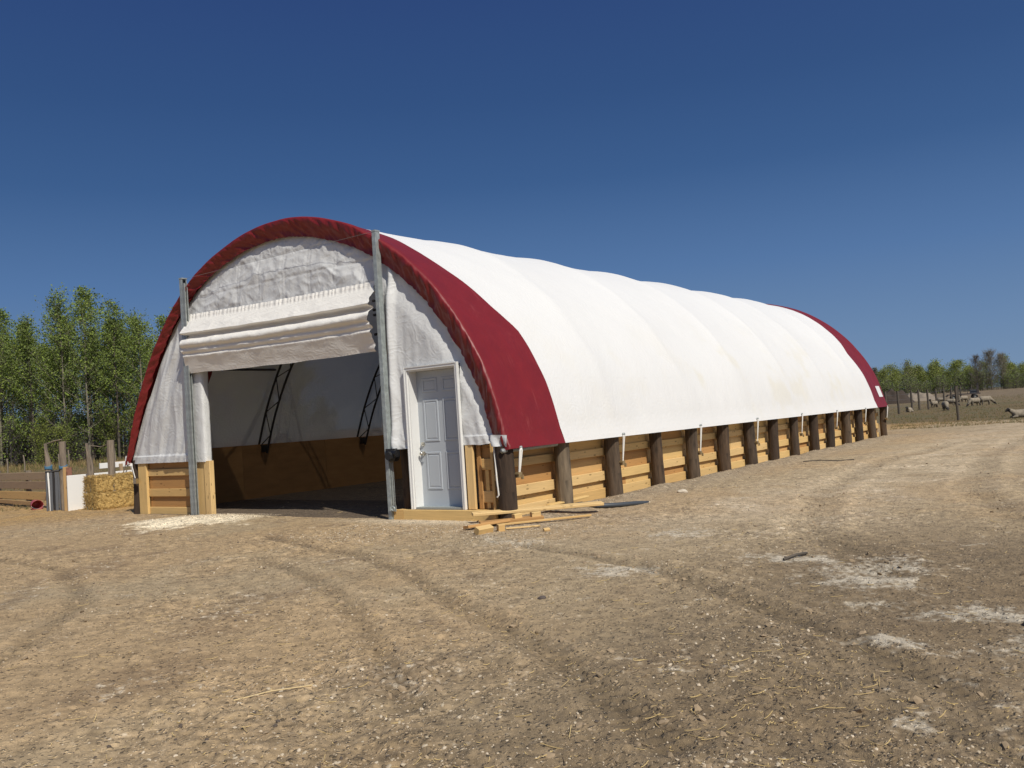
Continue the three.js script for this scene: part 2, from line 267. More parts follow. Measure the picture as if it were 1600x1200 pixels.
{
  const A = [], R = [];
  const fan = 37 * Math.PI / 180, nf = 680, nb = 84;
  for (let i = 0; i <= nf; i++) A.push(-fan + 2 * fan * i / nf);
  for (let i = 1; i < nb; i++) A.push(fan + (2 * Math.PI - 2 * fan) * i / nb);
  for (let i = 1; i <= 10; i++) R.push(.3 * i);
  const nr = 690; for (let i = 1; i <= nr; i++) R.push(3 * Math.pow(46 / 3, i / nr));
  for (let i = 1; i <= 90; i++) R.push(46 * Math.pow(1500 / 46, i / 90));
  const P = [0, terrain(0, 0), 0], UV = [0, 0], C = [...groundColor(0, 0)], I = [], na = A.length;
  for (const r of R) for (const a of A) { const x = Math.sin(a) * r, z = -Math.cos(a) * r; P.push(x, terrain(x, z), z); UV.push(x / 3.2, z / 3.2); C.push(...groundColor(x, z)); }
  for (let i = 0; i < na; i++) I.push(0, 1 + i, 1 + (i + 1) % na);
  for (let k = 0; k < R.length - 1; k++) for (let i = 0; i < na; i++) { const a = 1 + k * na + i, b = 1 + k * na + (i + 1) % na, c = a + na, d = b + na; I.push(a, c, b, b, c, d); }
  for (let k = 0; k < I.length; k += 3) { const t = I[k + 1]; I[k + 1] = I[k + 2]; I[k + 2] = t; }
  tag(part('ground', geo(P, I, UV, C), M.ground, scene), 'dry brown dirt yard and pasture with wheel tracks, chalky patches and pebbles', null, null, 'structure');
}
// ---------------------------------------------------------------- the fabric barn
const barn = thing('fabric_barn', 'arched white fabric barn with dark red end bands on a log post and plank base', 'barn', [BX, 0, BZ], -TH);
const PR = [[-.15, .985], [-.12, 1.12], [.0, 1.62], [.14, 2.05], [.33, 2.45], [.55, 2.81], [.83, 3.2], [1.16, 3.57], [1.72, 4.06], [2.28, 4.43], [2.88, 4.71], [3.6, 4.93], [4.37, 5.03], [5.12, 4.99], [5.97, 4.79], [6.85, 4.42], [7.62, 3.85], [8.38, 3.0], [8.95, 2.06], [9.28, 1.3], [9.4, 1.0]];
const curve = new THREE.CatmullRomCurve3(PR.map(p => V(p[0], p[1], 0)), false, 'centripetal');
curve.arcLengthDivisions = 800;
const PC = []; for (let i = 0; i <= 1200; i++) { const p = curve.getPointAt(i / 1200), t = curve.getTangentAt(i / 1200); PC.push([p.x, p.y, t.y, -t.x]); }   // point, inward normal
const prof = s => { const k = clamp(s) * 1200, i = Math.min(1199, Math.floor(k)), f = k - i, a = PC[i], b = PC[i + 1]; return [lerp(a[0], b[0], f), lerp(a[1], b[1], f), lerp(a[2], b[2], f), lerp(a[3], b[3], f)]; };
const ARC = curve.getLength();
const table = (T, x) => { if (x <= T[0][0]) return T[0][1]; for (let i = 1; i < T.length; i++) if (x <= T[i][0]) return lerp(T[i - 1][1], T[i][1], (x - T[i - 1][0]) / (T[i][0] - T[i - 1][0])); return T[T.length - 1][1]; };
const TRUSS = [0.04, 3.07, 6.16, 9.22, 12.3, 15.36, 18.42, 21.38];
const bandT = [[.985, 1.34], [2.84, 1.4], [3.21, 1.12], [4, .75], [4.32, .66], [5.1, .5]];
const bandW = s => table(bandT, prof(s)[1]);
function coverPoint(s, w) {                                          // fabric stretched over the trusses, sagging between them
  const [u, v, nx, ny] = prof(s); let k = 0; while (k < TRUSS.length - 2 && w > TRUSS[k + 1]) k++;
  const t = clamp((w - TRUSS[k]) / (TRUSS[k + 1] - TRUSS[k])), e = Math.min(s, 1 - s) * ARC;
  let sag = .06 * smooth(.1, 2.2, e) * Math.pow(4 * t * (1 - t), .72);
  sag += smooth(.15, .5, e) * (.013 * fbm(w * .9 + s * 9, s * ARC * .6, 3) + .007 * noise(w * 2.6 - s * ARC * 1.8, s * ARC * .7 + w * .5)) ;
  sag += .014 * Math.exp(-((e - .55) ** 2) / .12) * noise(w * 3.5 + e * 1.5, e * 1.2);
  const hem = e < .17 ? -.016 * smooth(.17, .13, e) - .02 * Math.sqrt(Math.max(0, 1 - ((e - .04) / .05) ** 2)) : 0;
  sag += hem;
  return [u + nx * sag, v + ny * sag, s * ARC];
}
function dust(s, w) { const e = s * ARC; const d = smooth(.05, .5, fbm(w * .55 + 3, e * .8, 4) + .5 * noise(w * 3 - e * 2, e * 3)) * Math.exp(-((e - 1.1) ** 2) / 1.2) * (w > 7 && w < 17 ? 1 : .35); const c = 1 - .03 * fbm(w * .4, e * .5, 3); return [c * (1 - .03 * d), c * (1 - .055 * d), c * (1 - .13 * d)]; }
part('roof_cover', grid(110, 230, (i, j) => { const b = bandW(i), w = lerp(b, LEN - b, j), p = coverPoint(i, w); return [-p[0], p[1], -w, w, p[2], ...dust(i, w)]; }, true), M.cover, barn);
for (const far of [0, 1]) {
  const top = grid(150, 18, (i, j) => { const w = far ? LEN + .05 - j * (bandW(i) + .05) : -.05 + j * (bandW(i) + .05), p = coverPoint(i, w); return [-p[0], p[1], -w, w * .5 + far * 3, p[2] * .5]; }, !far);
  const widthT = [[0, .27], [.1, .3], [.4, .33], [.5, .3], [.62, .25], [.75, .19], [.9, .14], [1, .06]];
  const face = grid(300, 14, (i, j) => {
    const [u, v, nx, ny] = prof(i), W = table(widthT, i) * (1 + .1 * noise(i * 160, 3) * smooth(.8, 1, j)), a = Math.min(1, j / .25) * Math.PI / 2, r = .035;
    let d, o; const hemSag = coverPoint(i, far ? LEN + .05 : -.05), off = (hemSag[0] - u) * nx + (hemSag[1] - v) * ny;
    if (j < .25) { d = off + r * (1 - Math.cos(a)); o = r * Math.sin(a); } else { d = lerp(off + r, W, (j - .25) / .75); o = r; }
    const k = smooth(.05, .4, j), e = i * ARC;
    o += k * ((.036 * fbm(e * 4.2 + j * 1.4, j * 1.5 + e * .3, 3) + .02) * .9 - .018 + .02 * (1 - Math.abs(noise(e * 7 + j * 2.2, j * 2)) * 3)) - .105 * smooth(.2, 1, j) + .05;
    const w = far ? LEN + o : -o; return [-(u + nx * d), v + ny * d, -w, e * .5, j * .2 + 1];
  }, !!far);
  part('red_band', mergeGeometries([top, face]), M.red, barn);
}
{ const w = [LEN - .62, LEN - .12, LEN - .66, LEN - .16], c = w.map((q, i) => coverPoint(i < 2 ? .026 : .054, q));
  part('label_patch', geo(c.flatMap((p, i) => [-(p[0] - .012), p[1], -w[i]]), [0, 1, 2, 1, 3, 2], [0, 0, 1, 0, 0, 1, 1, 1]), M.trim, barn); }

// front wall cloth
const innerT = [[-.13, .7], [.05, 1.02], [.12, 1.17], [.35, 1.73], [.45, 2.01], [.6, 2.31], [.86, 2.76], [1.14, 3.11], [1.41, 3.35], [1.78, 3.7], [2.13, 3.95], [2.32, 4.07], [2.87, 4.33], [3.42, 4.53], [3.99, 4.66], [5.04, 4.7], [6.19, 4.47], [7.01, 4.04], [7.31, 3.85], [7.78, 3.46], [8.26, 2.84], [8.65, 2.25], [8.86, 2.0], [9.2, 1.4], [9.36, 1.12], [9.45, .95]];
const innerV = u => table(innerT, u);
const ridge = (x, y) => 1 - Math.min(1, Math.abs(noise(x, y)) * 3.2);
function wallOut(u, v) {                                             // how far the cloth stands out
  const edge = innerV(u) - v; let o = -.075 + .06 * smooth(.12, .55, edge) + .006 * fbm(u * 2.2, v * 2.2, 3);
  if (v > 3.5 && u > 2.2 && u < 7.1) {                               // puffed between the straps behind it
    const gu = Math.abs(((u - 2.55) / .62 + 50) % 1 - .5), gv = Math.abs(((v - 3.62) / .42 + 50) % 1 - .5);
    o += .014 * (1 - Math.exp(-((.5 - gu) ** 2) / .006)) * (1 - .35 * Math.exp(-((.5 - gv) ** 2) / .008)) + .024 * ridge(u * 1.6 + .7 * noise(v * 2, u), v * 2.6 + noise(u * 2, v)) * ridge(u * .9, v * 1.1 + 5) + .01 * ridge(u * 4 + noise(u, v * 3), v * 4.4) + .008 * fbm(u * 6, v * 6, 3) + .012 * Math.exp(-((.5 - gu) ** 2) / .0009) - .003 * Math.exp(-((.5 - gv) ** 2) / .002);
  } else if (u > 7) {
    const a = u + v * .34, b = v - u * .3; o += .05 * fbm(a * 2.6, b * .5, 2) * smooth(1.02, 1.3, v) + .024 * ridge(a * 3.4 + .8 * noise(b, a), b * .6) * smooth(8.9, 7.9, u + (v - 1) * .2) + .006 * noise(a * 11, b * 1.8); if (v < 1.14) o += .02;
  } else {
    o += .012 * noise(u * 8 + v * .6, v * .9) + .014 * ridge(u * 2.6 + noise(v, u), v * .7);
    o += .085 * Math.exp(-((u - 1.99 + .02 * (v - 2.4)) ** 2) / .0052) ;
    if (u < .72) o += .015 * noise(u * 9 - v * 5, v * 1.2 + u) * (1 - smooth(1.1, 2.2, v)) + (v < 1.2 ? .014 : 0);
    if (u > 1.7 && v < 1.5) o += .035 * ridge(u * 3 + v * 2.2, v * 3 - u * 2) * smooth(1.5, 1.1, v);
  }
  return lerp(-.09, o, smooth(-.16, .1, edge));
}
const bottomT = u => u > 7 ? 1.0 + .005 * noise(u * 8, 1) : u > 1.7 ? 1.055 + .05 * smooth(2.05, 1.75, u) * 0 + .012 * noise(u * 7, 2) : 1.07 + .02 * noise(u * 6, 2);
function clothPanel(u0, u1, nu, nv, vb, vt) { return grid(nu, nv, (i, j) => { const u = lerp(u0, u1, i), b = vb(u), t = Math.max(b + .01, vt(u)), v = lerp(b, t, j); const o = wallOut(u, v); return [-u, v, o, u, v]; }, true); }
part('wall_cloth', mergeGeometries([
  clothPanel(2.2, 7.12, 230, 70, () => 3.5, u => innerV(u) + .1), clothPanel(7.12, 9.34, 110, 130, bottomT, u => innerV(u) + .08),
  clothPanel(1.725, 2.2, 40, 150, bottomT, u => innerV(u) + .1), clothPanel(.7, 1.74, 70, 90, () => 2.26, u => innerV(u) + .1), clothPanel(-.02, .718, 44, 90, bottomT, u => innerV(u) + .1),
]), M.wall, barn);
part('corner_flap', grid(14, 8, (i, j) => { const u = lerp(.13, -.15, i), v = lerp(1.04, 1.2, j) - .015 * i; return [-u, v, .1 + .03 * Math.sin(i * 7 + j * 2) * (1 - j), u, v]; }), M.wall, barn);
part('back_wall', mergeGeometries([grid(60, 20, (i, j) => { const u = lerp(-.1, 9.35, i), v = lerp(.98, Math.max(1, innerV(u) + .1), j); return [-u, v, -LEN + .01 * noise(u * 3, v), u, v]; })]), M.wall, barn);

// the gathered cloth door between the two steel posts
{
  const path = [[.03, 3.745], [.045, 3.7], [.055, 3.655], [.075, 3.62], [.15, 3.5], [.215, 3.405], [.235, 3.375], [.215, 3.36], [.13, 3.345], [.1, 3.33], [.12, 3.305], [.19, 3.265], [.245, 3.225], [.27, 3.18], [.262, 3.14], [.235, 3.115], [.205, 3.1], [.2, 3.085], [.225, 3.06], [.215, 3.02], [.185, 3.0], [.178, 2.985], [.2, 2.955], [.18, 2.89], [.15, 2.8], [.12, 2.7], [.105, 2.64]];
  const pc = new THREE.CatmullRomCurve3(path.map(p => V(p[0], p[1], 0)), false, 'centripetal'), q = [...Array(101).keys()].map(k => pc.getPointAt(k / 100));
  part('cloth_door', grid(260, 100, (i, j) => {
    const p = q[Math.round(j * 100)]; const end = smooth(.045, 0, i) , end2 = smooth(.03, 0, 1 - i); let u = lerp(2.26, 7.1, i), o = p.x, v = p.y - .07 * (1 - i) - .02 * Math.sin(Math.PI * i);
    const h = smooth(.1, .04, j); o += h * .008 * Math.sin(u * 62 + 5 * noise(u * 5, 1)) * (1 + noise(u * 3, 8)); v += h * .012 * noise(u * 9, 5);
    const k = smooth(.04, .2, j); o += k * (.012 * noise(u * 2.6, v * 5) + .009 * ridge(u * 2.3 + v * 3, v * 4 - u * .5) * smooth(1, .6, j) + .006 * noise(u * 9 + v * 8, v * 9) * smooth(1, .6, j)) + end * (.05 * noise(v * 9, 4) + .02); v += k * .009 * noise(u * 1.9, j * 6) + .02 * smooth(.8, 1, j) * noise(u * 1.3, 9);
    u += -end * .09 * (.6 + noise(v * 11, 7)) * 1 + end2 * (.03 * noise(v * 8, 3) + .012 * Math.sin(j * 30)); return [-u, v, o, u, j * 2.2];
  }), M.curtain, barn);
}
// steel channel posts
function channel(w, d, h, t, open) { const s = new THREE.Shape(), l = .02 * 1; const pts = [[0, 0], [w, 0], [w, l], [w - t, l], [w - t, t], [t, t], [t, d - t], [w - t, d - t], [w - t, d - l], [w, d - l], [w, d], [0, d]]; pts.forEach(([x, y], i) => { const X = open * x; i ? s.lineTo(X, y) : s.moveTo(X, y); }); const g = new THREE.ExtrudeGeometry(s, { depth: h, bevelEnabled: false }); g.rotateX(-Math.PI / 2); return g; }
{
  const a = sub('steel_post', barn); a.position.copy(L(7.17, -.04, -.145)); part('channel', channel(.075, .11, 4.45, .005, 1), M.galv, a);
  const a2 = part('channel', channel(.07, .07, 4.36, .005, 1), M.galvDull, a); a2.position.set(.082, 0, .0);
  const b = sub('steel_post', barn); b.position.copy(L(2.07, -.04, -.145)); part('channel', channel(.07, .1, 4.45, .005, -1), M.galv, b);
  part('cap', boxGeo(.08, .025, .11, -.035, 4.46, -.05), M.galv, b); part('cap', boxGeo(.09, .025, .12, .04, 4.46, -.055), M.galv, a);
  part('wire', rod(L(2.12, 4.42, -.1), L(7.1, 4.41, -.1), .0025), M.galvDull, barn);
  for (const v of [3.36, 3.22, 3.14, 2.84]) part('roller', capped([L(2.26, v, -.08), L(2.22, v, -.08)], .022), M.black, barn);
}
// chain hoist beside the right steel post
{
  const h = sub('chain_hoist', barn); h.position.copy(L(2.0, .97, -.12));
  const bd = new THREE.CylinderGeometry(.085, .095, .13, 20); bd.rotateX(Math.PI / 2); const c2 = new THREE.CylinderGeometry(.06, .06, .2, 16); c2.rotateZ(Math.PI / 2); c2.translate(.02, .03, .02);
  part('housing', mergeGeometries([bd.toNonIndexed(), c2.toNonIndexed(), new THREE.CylinderGeometry(.06, .075, .05, 20).rotateX(Math.PI / 2).translate(.0, -.005, .085).toNonIndexed(), new THREE.TorusGeometry(.085, .014, 8, 22).translate(0, 0, .04).toNonIndexed(), boxGeo(.16, .045, .09, -.02, .08, 0).toNonIndexed()]), M.blackPaint, h);
  for (const [x, y] of [[.045, -.01], [.0, .045], [-.04, -.02]]) part('bolt', capped([V(x, y, .06), V(x, y, .085)], .012, 6), M.brass, h);
  const ch = []; for (const dx of [.03]) for (let k = 0; k < 34; k++) { const t = new THREE.TorusGeometry(.011, .0035, 4, 8); t.scale(.8, 1.25, .8); if (k % 2) t.rotateY(Math.PI / 2); t.translate(dx - .02, -.06 - k * .0215, .03); ch.push(t); }
  part('chain', mergeGeometries(ch), M.rust, h);
  const f = sub('floor_pulley', barn); f.position.copy(L(2.02, .17, -.13)); part('bracket', mergeGeometries([boxGeo(.07, .09, .012, 0, 0, 0), boxGeo(.015, .06, .09, -.03, 0, .03)]), M.galv, f); const wh = new THREE.TorusGeometry(.03, .012, 8, 16); wh.translate(.01, 0, .04); part('wheel', wh, M.galv, f);
}
// planks: u0..u1 along the front or w0..w1 along the side
let seed = 1; const pickR = rng(404), pick = a => a[Math.floor(pickR() * a.length)];
function frontPlank(u0, u1, v0, v1, w, t, mats, name = 'plank') { const m = part(name, plankGeo(Math.abs(u1 - u0), v1 - v0, t, seed++), pick(mats), barn); m.position.copy(L((u0 + u1) / 2, (v0 + v1) / 2, w + t / 2)); return m; }
function upright(u0, u1, v0, v1, w, t, mats, name = 'stud') { const m = part(name, plankGeo(v1 - v0, u1 - u0, t, seed++), pick(mats), barn); m.rotation.z = Math.PI / 2; m.position.copy(L((u0 + u1) / 2, (v0 + v1) / 2, w + t / 2)); return m; }
function sidePlank(w0, w1, v0, v1, u, t, mats, name = 'plank') { const m = part(name, plankGeo(w1 - w0, v1 - v0, t, seed++), pick(mats), barn); m.rotation.y = Math.PI / 2; m.position.copy(L(u + t / 2, (v0 + v1) / 2, (w0 + w1) / 2)); return m; }
const RB = [[.87, 1.03, 1], [.74, .873, 0], [.49, .745, 1], [.34, .492, 0], [.13, .345, 1], [-.05, .135, 0]];
for (const [v0, v1, dark] of RB) { const m = frontPlank(7.2, 8.86, v0, v1, dark ? .1 : .06, dark ? .035 : .04, dark ? M.pineDark : M.pine); m.position.z += (pickR() - .5) * .006; }
upright(8.84, 9.12, -.05, 1.02, .02, .06, M.pine); upright(6.73, 6.9, -.06, 1.0, -.01, .1, M.pine, 'jamb'); upright(6.905, 7.2, -.06, 1.0, .02, .09, M.pine, 'jamb');
part('jamb_cloth', grid(10, 60, (i, j) => { const a = i * 3, u = a < 1 ? 7.12 - .3 * a : a < 2 ? 6.82 : 6.82 + .1 * (a - 2), w = a < 1 ? -.03 : a < 2 ? -.03 + .16 * (a - 1) : .13, v = lerp(.985, 3.75, j); return [-u - .008 * noise(v * 5, i * 4), v, -w + .008 * noise(v * 4, i * 6 + 3), i, v]; }), M.wall, barn);
// beside the door
frontPlank(.12, 1.86, -.08, .148, -.11, .05, M.pine, 'sill_board'); frontPlank(1.865, 2.06, -.08, .15, -.112, .05, M.pine, 'sill_board'); frontPlank(.12, 2.06, .1, .14, -.06, .16, M.pine, 'sill_board');
upright(.555, .69, .15, 1.08, -.0, .045, [M.pine[1]]); upright(.19, .24, .12, 1.08, .0, .09, M.pine); upright(.47, .545, .15, 1.08, .075, .03, M.pineDark);
for (const [v0, v1, dark] of [[.86, 1.06, 1], [.7, .862, 0], [.4, .705, 1], [.235, .402, 0], [.0, .24, 1]]) frontPlank(.2, .56, v0, v1, dark ? .12 : .09, .03, dark ? M.pineDark : M.pine);
frontPlank(.36, .42, .4, .7, .1, .018, M.pine, 'block'); frontPlank(.36, .42, .15, .235, .1, .018, M.pine, 'block');
for (const [v0, v1, dark] of [[.8, 1.1, 1], [.62, .8, 0], [.4, .62, 1], [.22, .4, 0], [.0, .22, 1]]) frontPlank(1.76, 2.2, v0, v1, dark ? .42 : .39, .03, dark ? M.pineDark : M.pine);
upright(1.75, 1.79, .15, 1.1, .1, .3, M.pineDark);  
// log posts
function logGeo(r, h, sd) { const g = new THREE.CylinderGeometry(r * .97, r * 1.04, h, 22, 14), p = g.attributes.position, uv = g.attributes.uv, q = rng(sd), o = q() * 10; for (let i = 0; i < p.count; i++) { const x = p.getX(i), y = p.getY(i), z = p.getZ(i), a = Math.atan2(z, x), rr = Math.hypot(x, z); if (rr > .001) { const k = 1 + .14 * noise(Math.cos(a) * 1.5 + o, y * 1.6 + Math.sin(a) * 1.5) + .035 * noise(a * 5 + o, y * 3); p.setX(i, x * k + .015 * noise(y * 1.3, o)); p.setZ(i, z * k + .015 * noise(y * 1.3, o + 5)); } uv.setXY(i, uv.getX(i) * .75 + o, y * .8); } g.computeVertexNormals(); return g; }
const postW = [.04, 1.5, 3.05, 4.66, 6.17, 7.74, 9.29, 10.76, 12.3, 13.84, 15.37, 16.95, 18.36, 19.92, 21.34];
postW.forEach((w, k) => { const h = 1.3 - (k === 1 ? .06 : 0), m = part('log_post', logGeo(.1 + .03 * pickR() + (k === 0 ? .01 : 0), h, 50 + k), k === 1 ? M.logPale : M.log[(k * 2 + (k >> 2)) % 5], barn); m.position.copy(L(.0 + (pickR() - .5) * .02, 1.04 - h / 2, w)); m.rotation.z = (pickR() - .5) * .05; m.rotation.x = (pickR() - .5) * .07; });
{ const m = part('log_post', logGeo(.12, 1.3, 99), M.log[1], barn); m.position.copy(L(1.98, .45, .22)); }
// side planks between the posts
for (let k = 0; k < postW.length - 1; k++) {
  const a = postW[k], b = postW[k + 1], split = a + (b - a) * (.3 + .35 * pickR());
  for (const [v0, v1] of [[.7, .825], [.28, .435], [-.12, .15]]) { const j = (pickR() - .5) * .02, m = sidePlank(a, b - .003, v0 + j, v1 + j, .135 + pickR() * .01, .045, M.pine); m.rotation.x = (pickR() - .5) * .008; }
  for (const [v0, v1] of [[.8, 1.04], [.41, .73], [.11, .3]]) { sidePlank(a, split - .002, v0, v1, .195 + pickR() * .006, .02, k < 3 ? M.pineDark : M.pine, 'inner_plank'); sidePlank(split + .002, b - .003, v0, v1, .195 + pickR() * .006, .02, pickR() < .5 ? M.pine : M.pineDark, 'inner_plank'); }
}
// tie-downs from the hem to the posts
const tieW = [[.16, .99, .64], [3.13, 1.02, .57], [6.25, 1.03, .52], [9.33, 1.04, .53], [12.44, 1.04, .55], [15.5, 1.02, .57], [18.55, 1.0, .58], [21.3, 1.0, .6]];
tieW.forEach(([w, v1, v0], k) => {
  const t = sub('tie_down', barn), r = k ? .009 : .014; t.position.copy(L(-.19, 0, w));
  part('cord', new Soup().tube([V(.0, v1, -.0), V(.015, v1 - .03, .005), V(-.04, v0, .02)], [r, r, r], 6).build(), M.rope, t); part('cord', new Soup().tube([V(0, v1, 0), V(.015, v1 - .03, .05), V(-.04, v0, .03)], [r, r, r], 6).build(), M.rope, t);
  part('grommet', capped([V(-.015, v1 + .005, .0), V(.012, v1 + .005, .0)], .026, 10), M.galvDull, t);
  part('buckle', mergeGeometries([boxGeo(.06, .075, .085, -.05, v0 - .02, .025), boxGeo(.03, .06, .03, -.015, v0 - .055, -.01), boxGeo(.08, .02, .02, -.05, v0 - .0, .08)]), M.buckle, t);
});
part('hem_pipe', capped([L(-.07, .97, -.13), L(-.1, .985, 1.2)], .034, 12), M.galvDull, barn);
{ const t = sub('tie_down', barn); part('cord', new Soup().tube([L(.12, 1.06, -.06), L(.1, .8, -.07), L(.085, .55, -.08), L(.07, .36, -.08), L(.1, .33, -.08)], [.012, .012, .012, .012, .012], 6).build(), M.rope, t); part('buckle', boxGeo(.05, .08, .05).translate(-.1, .6, .05), M.buckle, t); }
{ const t = sub('tie_down', barn); part('cord', new Soup().tube([L(9.22, 1.02, -.06), L(9.1, .72, -.06)], [.008, .008], 6).build(), M.rope, t); part('cord', new Soup().tube([L(9.3, 1.02, -.04), L(9.12, .7, -.05)], [.008, .008], 6).build(), M.rope, t); part('buckle', mergeGeometries([boxGeo(.1, .1, .06).translate(-9.1, .66, .05)]), M.brass, t);
  const m = part('log_post', logGeo(.11, 1.3, 120), M.log[0], barn); m.position.copy(L(9.28, .42, .12));
  part('corner_flap', grid(10, 10, (i, j) => [-(9.34 + .1 * i), 1.0 + .2 * j - .05 * i, .03 + .03 * Math.sin(i * 6 + j * 3), i, j]), M.wall, barn); }
// inside: plywood skirting, steel trusses
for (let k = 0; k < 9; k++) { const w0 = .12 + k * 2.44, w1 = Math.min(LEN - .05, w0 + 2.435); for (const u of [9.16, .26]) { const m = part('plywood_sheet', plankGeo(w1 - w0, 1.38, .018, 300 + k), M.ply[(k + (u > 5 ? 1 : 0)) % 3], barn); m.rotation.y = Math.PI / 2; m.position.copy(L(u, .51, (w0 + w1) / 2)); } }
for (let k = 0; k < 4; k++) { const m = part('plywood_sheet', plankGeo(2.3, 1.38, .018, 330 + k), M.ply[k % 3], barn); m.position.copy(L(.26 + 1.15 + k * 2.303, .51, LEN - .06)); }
for (const w of TRUSS) {
  const t = sub('truss', barn), out = [], inn = [], web = [], N = 90; const ww = clamp(w, .2, LEN - .2);
  for (let i = 0; i <= N; i++) { const [u, v, nx, ny] = prof(lerp(.012, .988, i / N)); out.push(L(u + nx * .1, v + ny * .1, ww)); inn.push(L(u + nx * .42, v + ny * .42, ww)); if (i % 3 === 0) web.push((i / 3) % 2 ? inn[i] : out[i]); }
  const tube = (p, r) => new Soup().tube(p, p.map(() => r), 7).build();
  part('chord', tube(out, .026), M.black, t); part('chord', tube(inn, .026), M.black, t); part('web', tube(web, .013), M.black, t);
  part('foot', boxGeo(.12, .16, .1).translate(-9.02, 1.1, -ww), M.black, t);
}
part('purlin', rod(L(6.97, 2.71, .2), L(8.5, 2.85, 3.07), .026), M.black, barn); part('purlin', rod(L(8.5, 2.85, 18.4), L(8.5, 2.85, 21.2), .026), M.black, barn);
// door
{
  const d = sub('door', barn); d.position.copy(L(1.222, .15, 0)); const sh = new THREE.Shape(), W = .52, H = 2.13;
  const jambs = [boxGeo(.02, 2.06, .2, -.462, 1.03, -.08), boxGeo(.02, 2.06, .2, .462, 1.03, -.08), boxGeo(.95, .02, .2, 0, 2.07, -.08)];
  const tr = []; for (const sg of [-1, 1]) { tr.push(boxGeo(.042, 2.13, .03, sg * .491, 1.065, .035), boxGeo(.016, 2.13, .05, sg * .513, 1.065, .034)); } tr.push(boxGeo(.94, .042, .0295, 0, 2.101, .035), boxGeo(.985, .016, .049, 0, 2.123, .034));
  part('frame', mergeGeometries(jambs), M.trim, d); part('trim', mergeGeometries(tr), M.trim, d);
  const slab = part('slab', boxGeo(.91, 2.03, .044, 0, 1.04, -.172), M.doorPaint, d);
  const rows = [[.28, .83], [1.0, 1.62], [1.74, 1.94]];
  for (const [v0, v1] of rows) for (const sx of [-1, 1]) {
    const w = .28, h = v1 - v0, s = new THREE.Shape(); s.moveTo(-w / 2, -h / 2); s.lineTo(w / 2, -h / 2); s.lineTo(w / 2, h / 2); s.lineTo(-w / 2, h / 2); s.closePath(); const ho = new THREE.Path(), q = .022; ho.moveTo(-w / 2 + q, -h / 2 + q); ho.lineTo(-w / 2 + q, h / 2 - q); ho.lineTo(w / 2 - q, h / 2 - q); ho.lineTo(w / 2 - q, -h / 2 + q); ho.closePath(); s.holes.push(ho);
    const ring = new THREE.ExtrudeGeometry(s, { depth: .004, bevelEnabled: true, bevelThickness: .006, bevelSize: .006, bevelSegments: 2 });
    const s2 = new THREE.Shape(), a = w / 2 - .05, b = h / 2 - .05; s2.moveTo(-a, -b); s2.lineTo(a, -b); s2.lineTo(a, b); s2.lineTo(-a, b); s2.closePath(); const inr = new THREE.ExtrudeGeometry(s2, { depth: .001, bevelEnabled: true, bevelThickness: .006, bevelSize: .02, bevelSegments: 1 });
    const m = part('panel', mergeGeometries([ring, inr]), M.doorPaint, d); m.position.set(sx * .195, (v0 + v1) / 2, -.15);
  }
  const kn = new THREE.SphereGeometry(.03, 14, 10); kn.translate(0, 0, .05); const rose = new THREE.CylinderGeometry(.032, .032, .02, 16); rose.rotateX(Math.PI / 2); const lv = boxGeo(.11, .018, .018, .045, 0, .055);
  const k1 = part('handle', mergeGeometries([rose, kn, lv].map(g => g.toNonIndexed())), M.brass, d); k1.position.set(-.385, .82, -.14); k1.rotation.z = 0;
  const k2 = part('lock', mergeGeometries([rose.clone().toNonIndexed(), boxGeo(.03, .012, .03, 0, 0, .02).toNonIndexed()]), M.brass, d); k2.position.set(-.385, .96, -.14);
  part('threshold', boxGeo(.9, .03, .2, 0, .012, -.075), M.galv, d);
}

// ---------------------------------------------------------------- things about the yard
const onGround = (x, z, y = 0) => [x, terrain(x, z) + y, z];
function looseBoard(label, a, b, w, t, y, roll, mat, name = 'loose_board') {   // a board lying from a to b (world x, z)
  const dx = b[0] - a[0], dz = b[1] - a[1], len = Math.hypot(dx, dz), ya = terrain(...a), yb = terrain(...b);
  const m = part(name, plankGeo(len, t, w, seed++), mat, scene); m.position.set((a[0] + b[0]) / 2, (ya + yb) / 2 + y, (a[1] + b[1]) / 2); m.rotation.set(roll, Math.atan2(-dz, dx), Math.atan2(yb - ya, len), 'YZX');
  return tag(m, label, 'board', 'offcuts of lumber by the barn corner');
}
looseBoard('long pale board lying on top of the lumber offcuts by the barn corner', [-.66, -12.2], [1.17, -12.62], .14, .04, .13, .12, M.pine[1]);
looseBoard('thin board slanting up against the pale log post behind the long board', [.42, -13.2], [1.06, -13.98], .09, .025, .08, .1, M.pine[3]);
looseBoard('dark edged short board under the left end of the long board', [-.72, -11.5], [-.18, -11.93], .12, .038, .04, -.15, M.pineDark[0]);
looseBoard('reddish board lying beneath the middle of the long board', [-.55, -11.86], [.3, -12.05], .13, .04, .035, .08, M.pineDark[1]);
looseBoard('small square ended block in front of the lumber offcuts', [-.56, -11.02], [-.38, -11.17], .09, .085, .045, .4, M.pine[0], 'wood_block');
looseBoard('tiny upright block beside the front block of the lumber offcuts', [-.3, -11.19], [-.22, -11.22], .08, .09, .045, .1, M.pine[2], 'wood_block');
looseBoard('thin lath lying on the gravel in front of the long board', [-.2, -11.3], [.24, -11.4], .04, .02, .02, 0, M.pine[1], 'wood_lath');
looseBoard('long narrow lath under the front edge of the long board', [-.25, -11.68], [.95, -12.05], .05, .022, .03, .1, M.pine[2], 'wood_lath');
looseBoard('little wood chip lying alone on gravel right of the offcuts', [.27, -10.9], [.34, -10.93], .05, .03, .02, .3, M.pine[0], 'wood_chip');
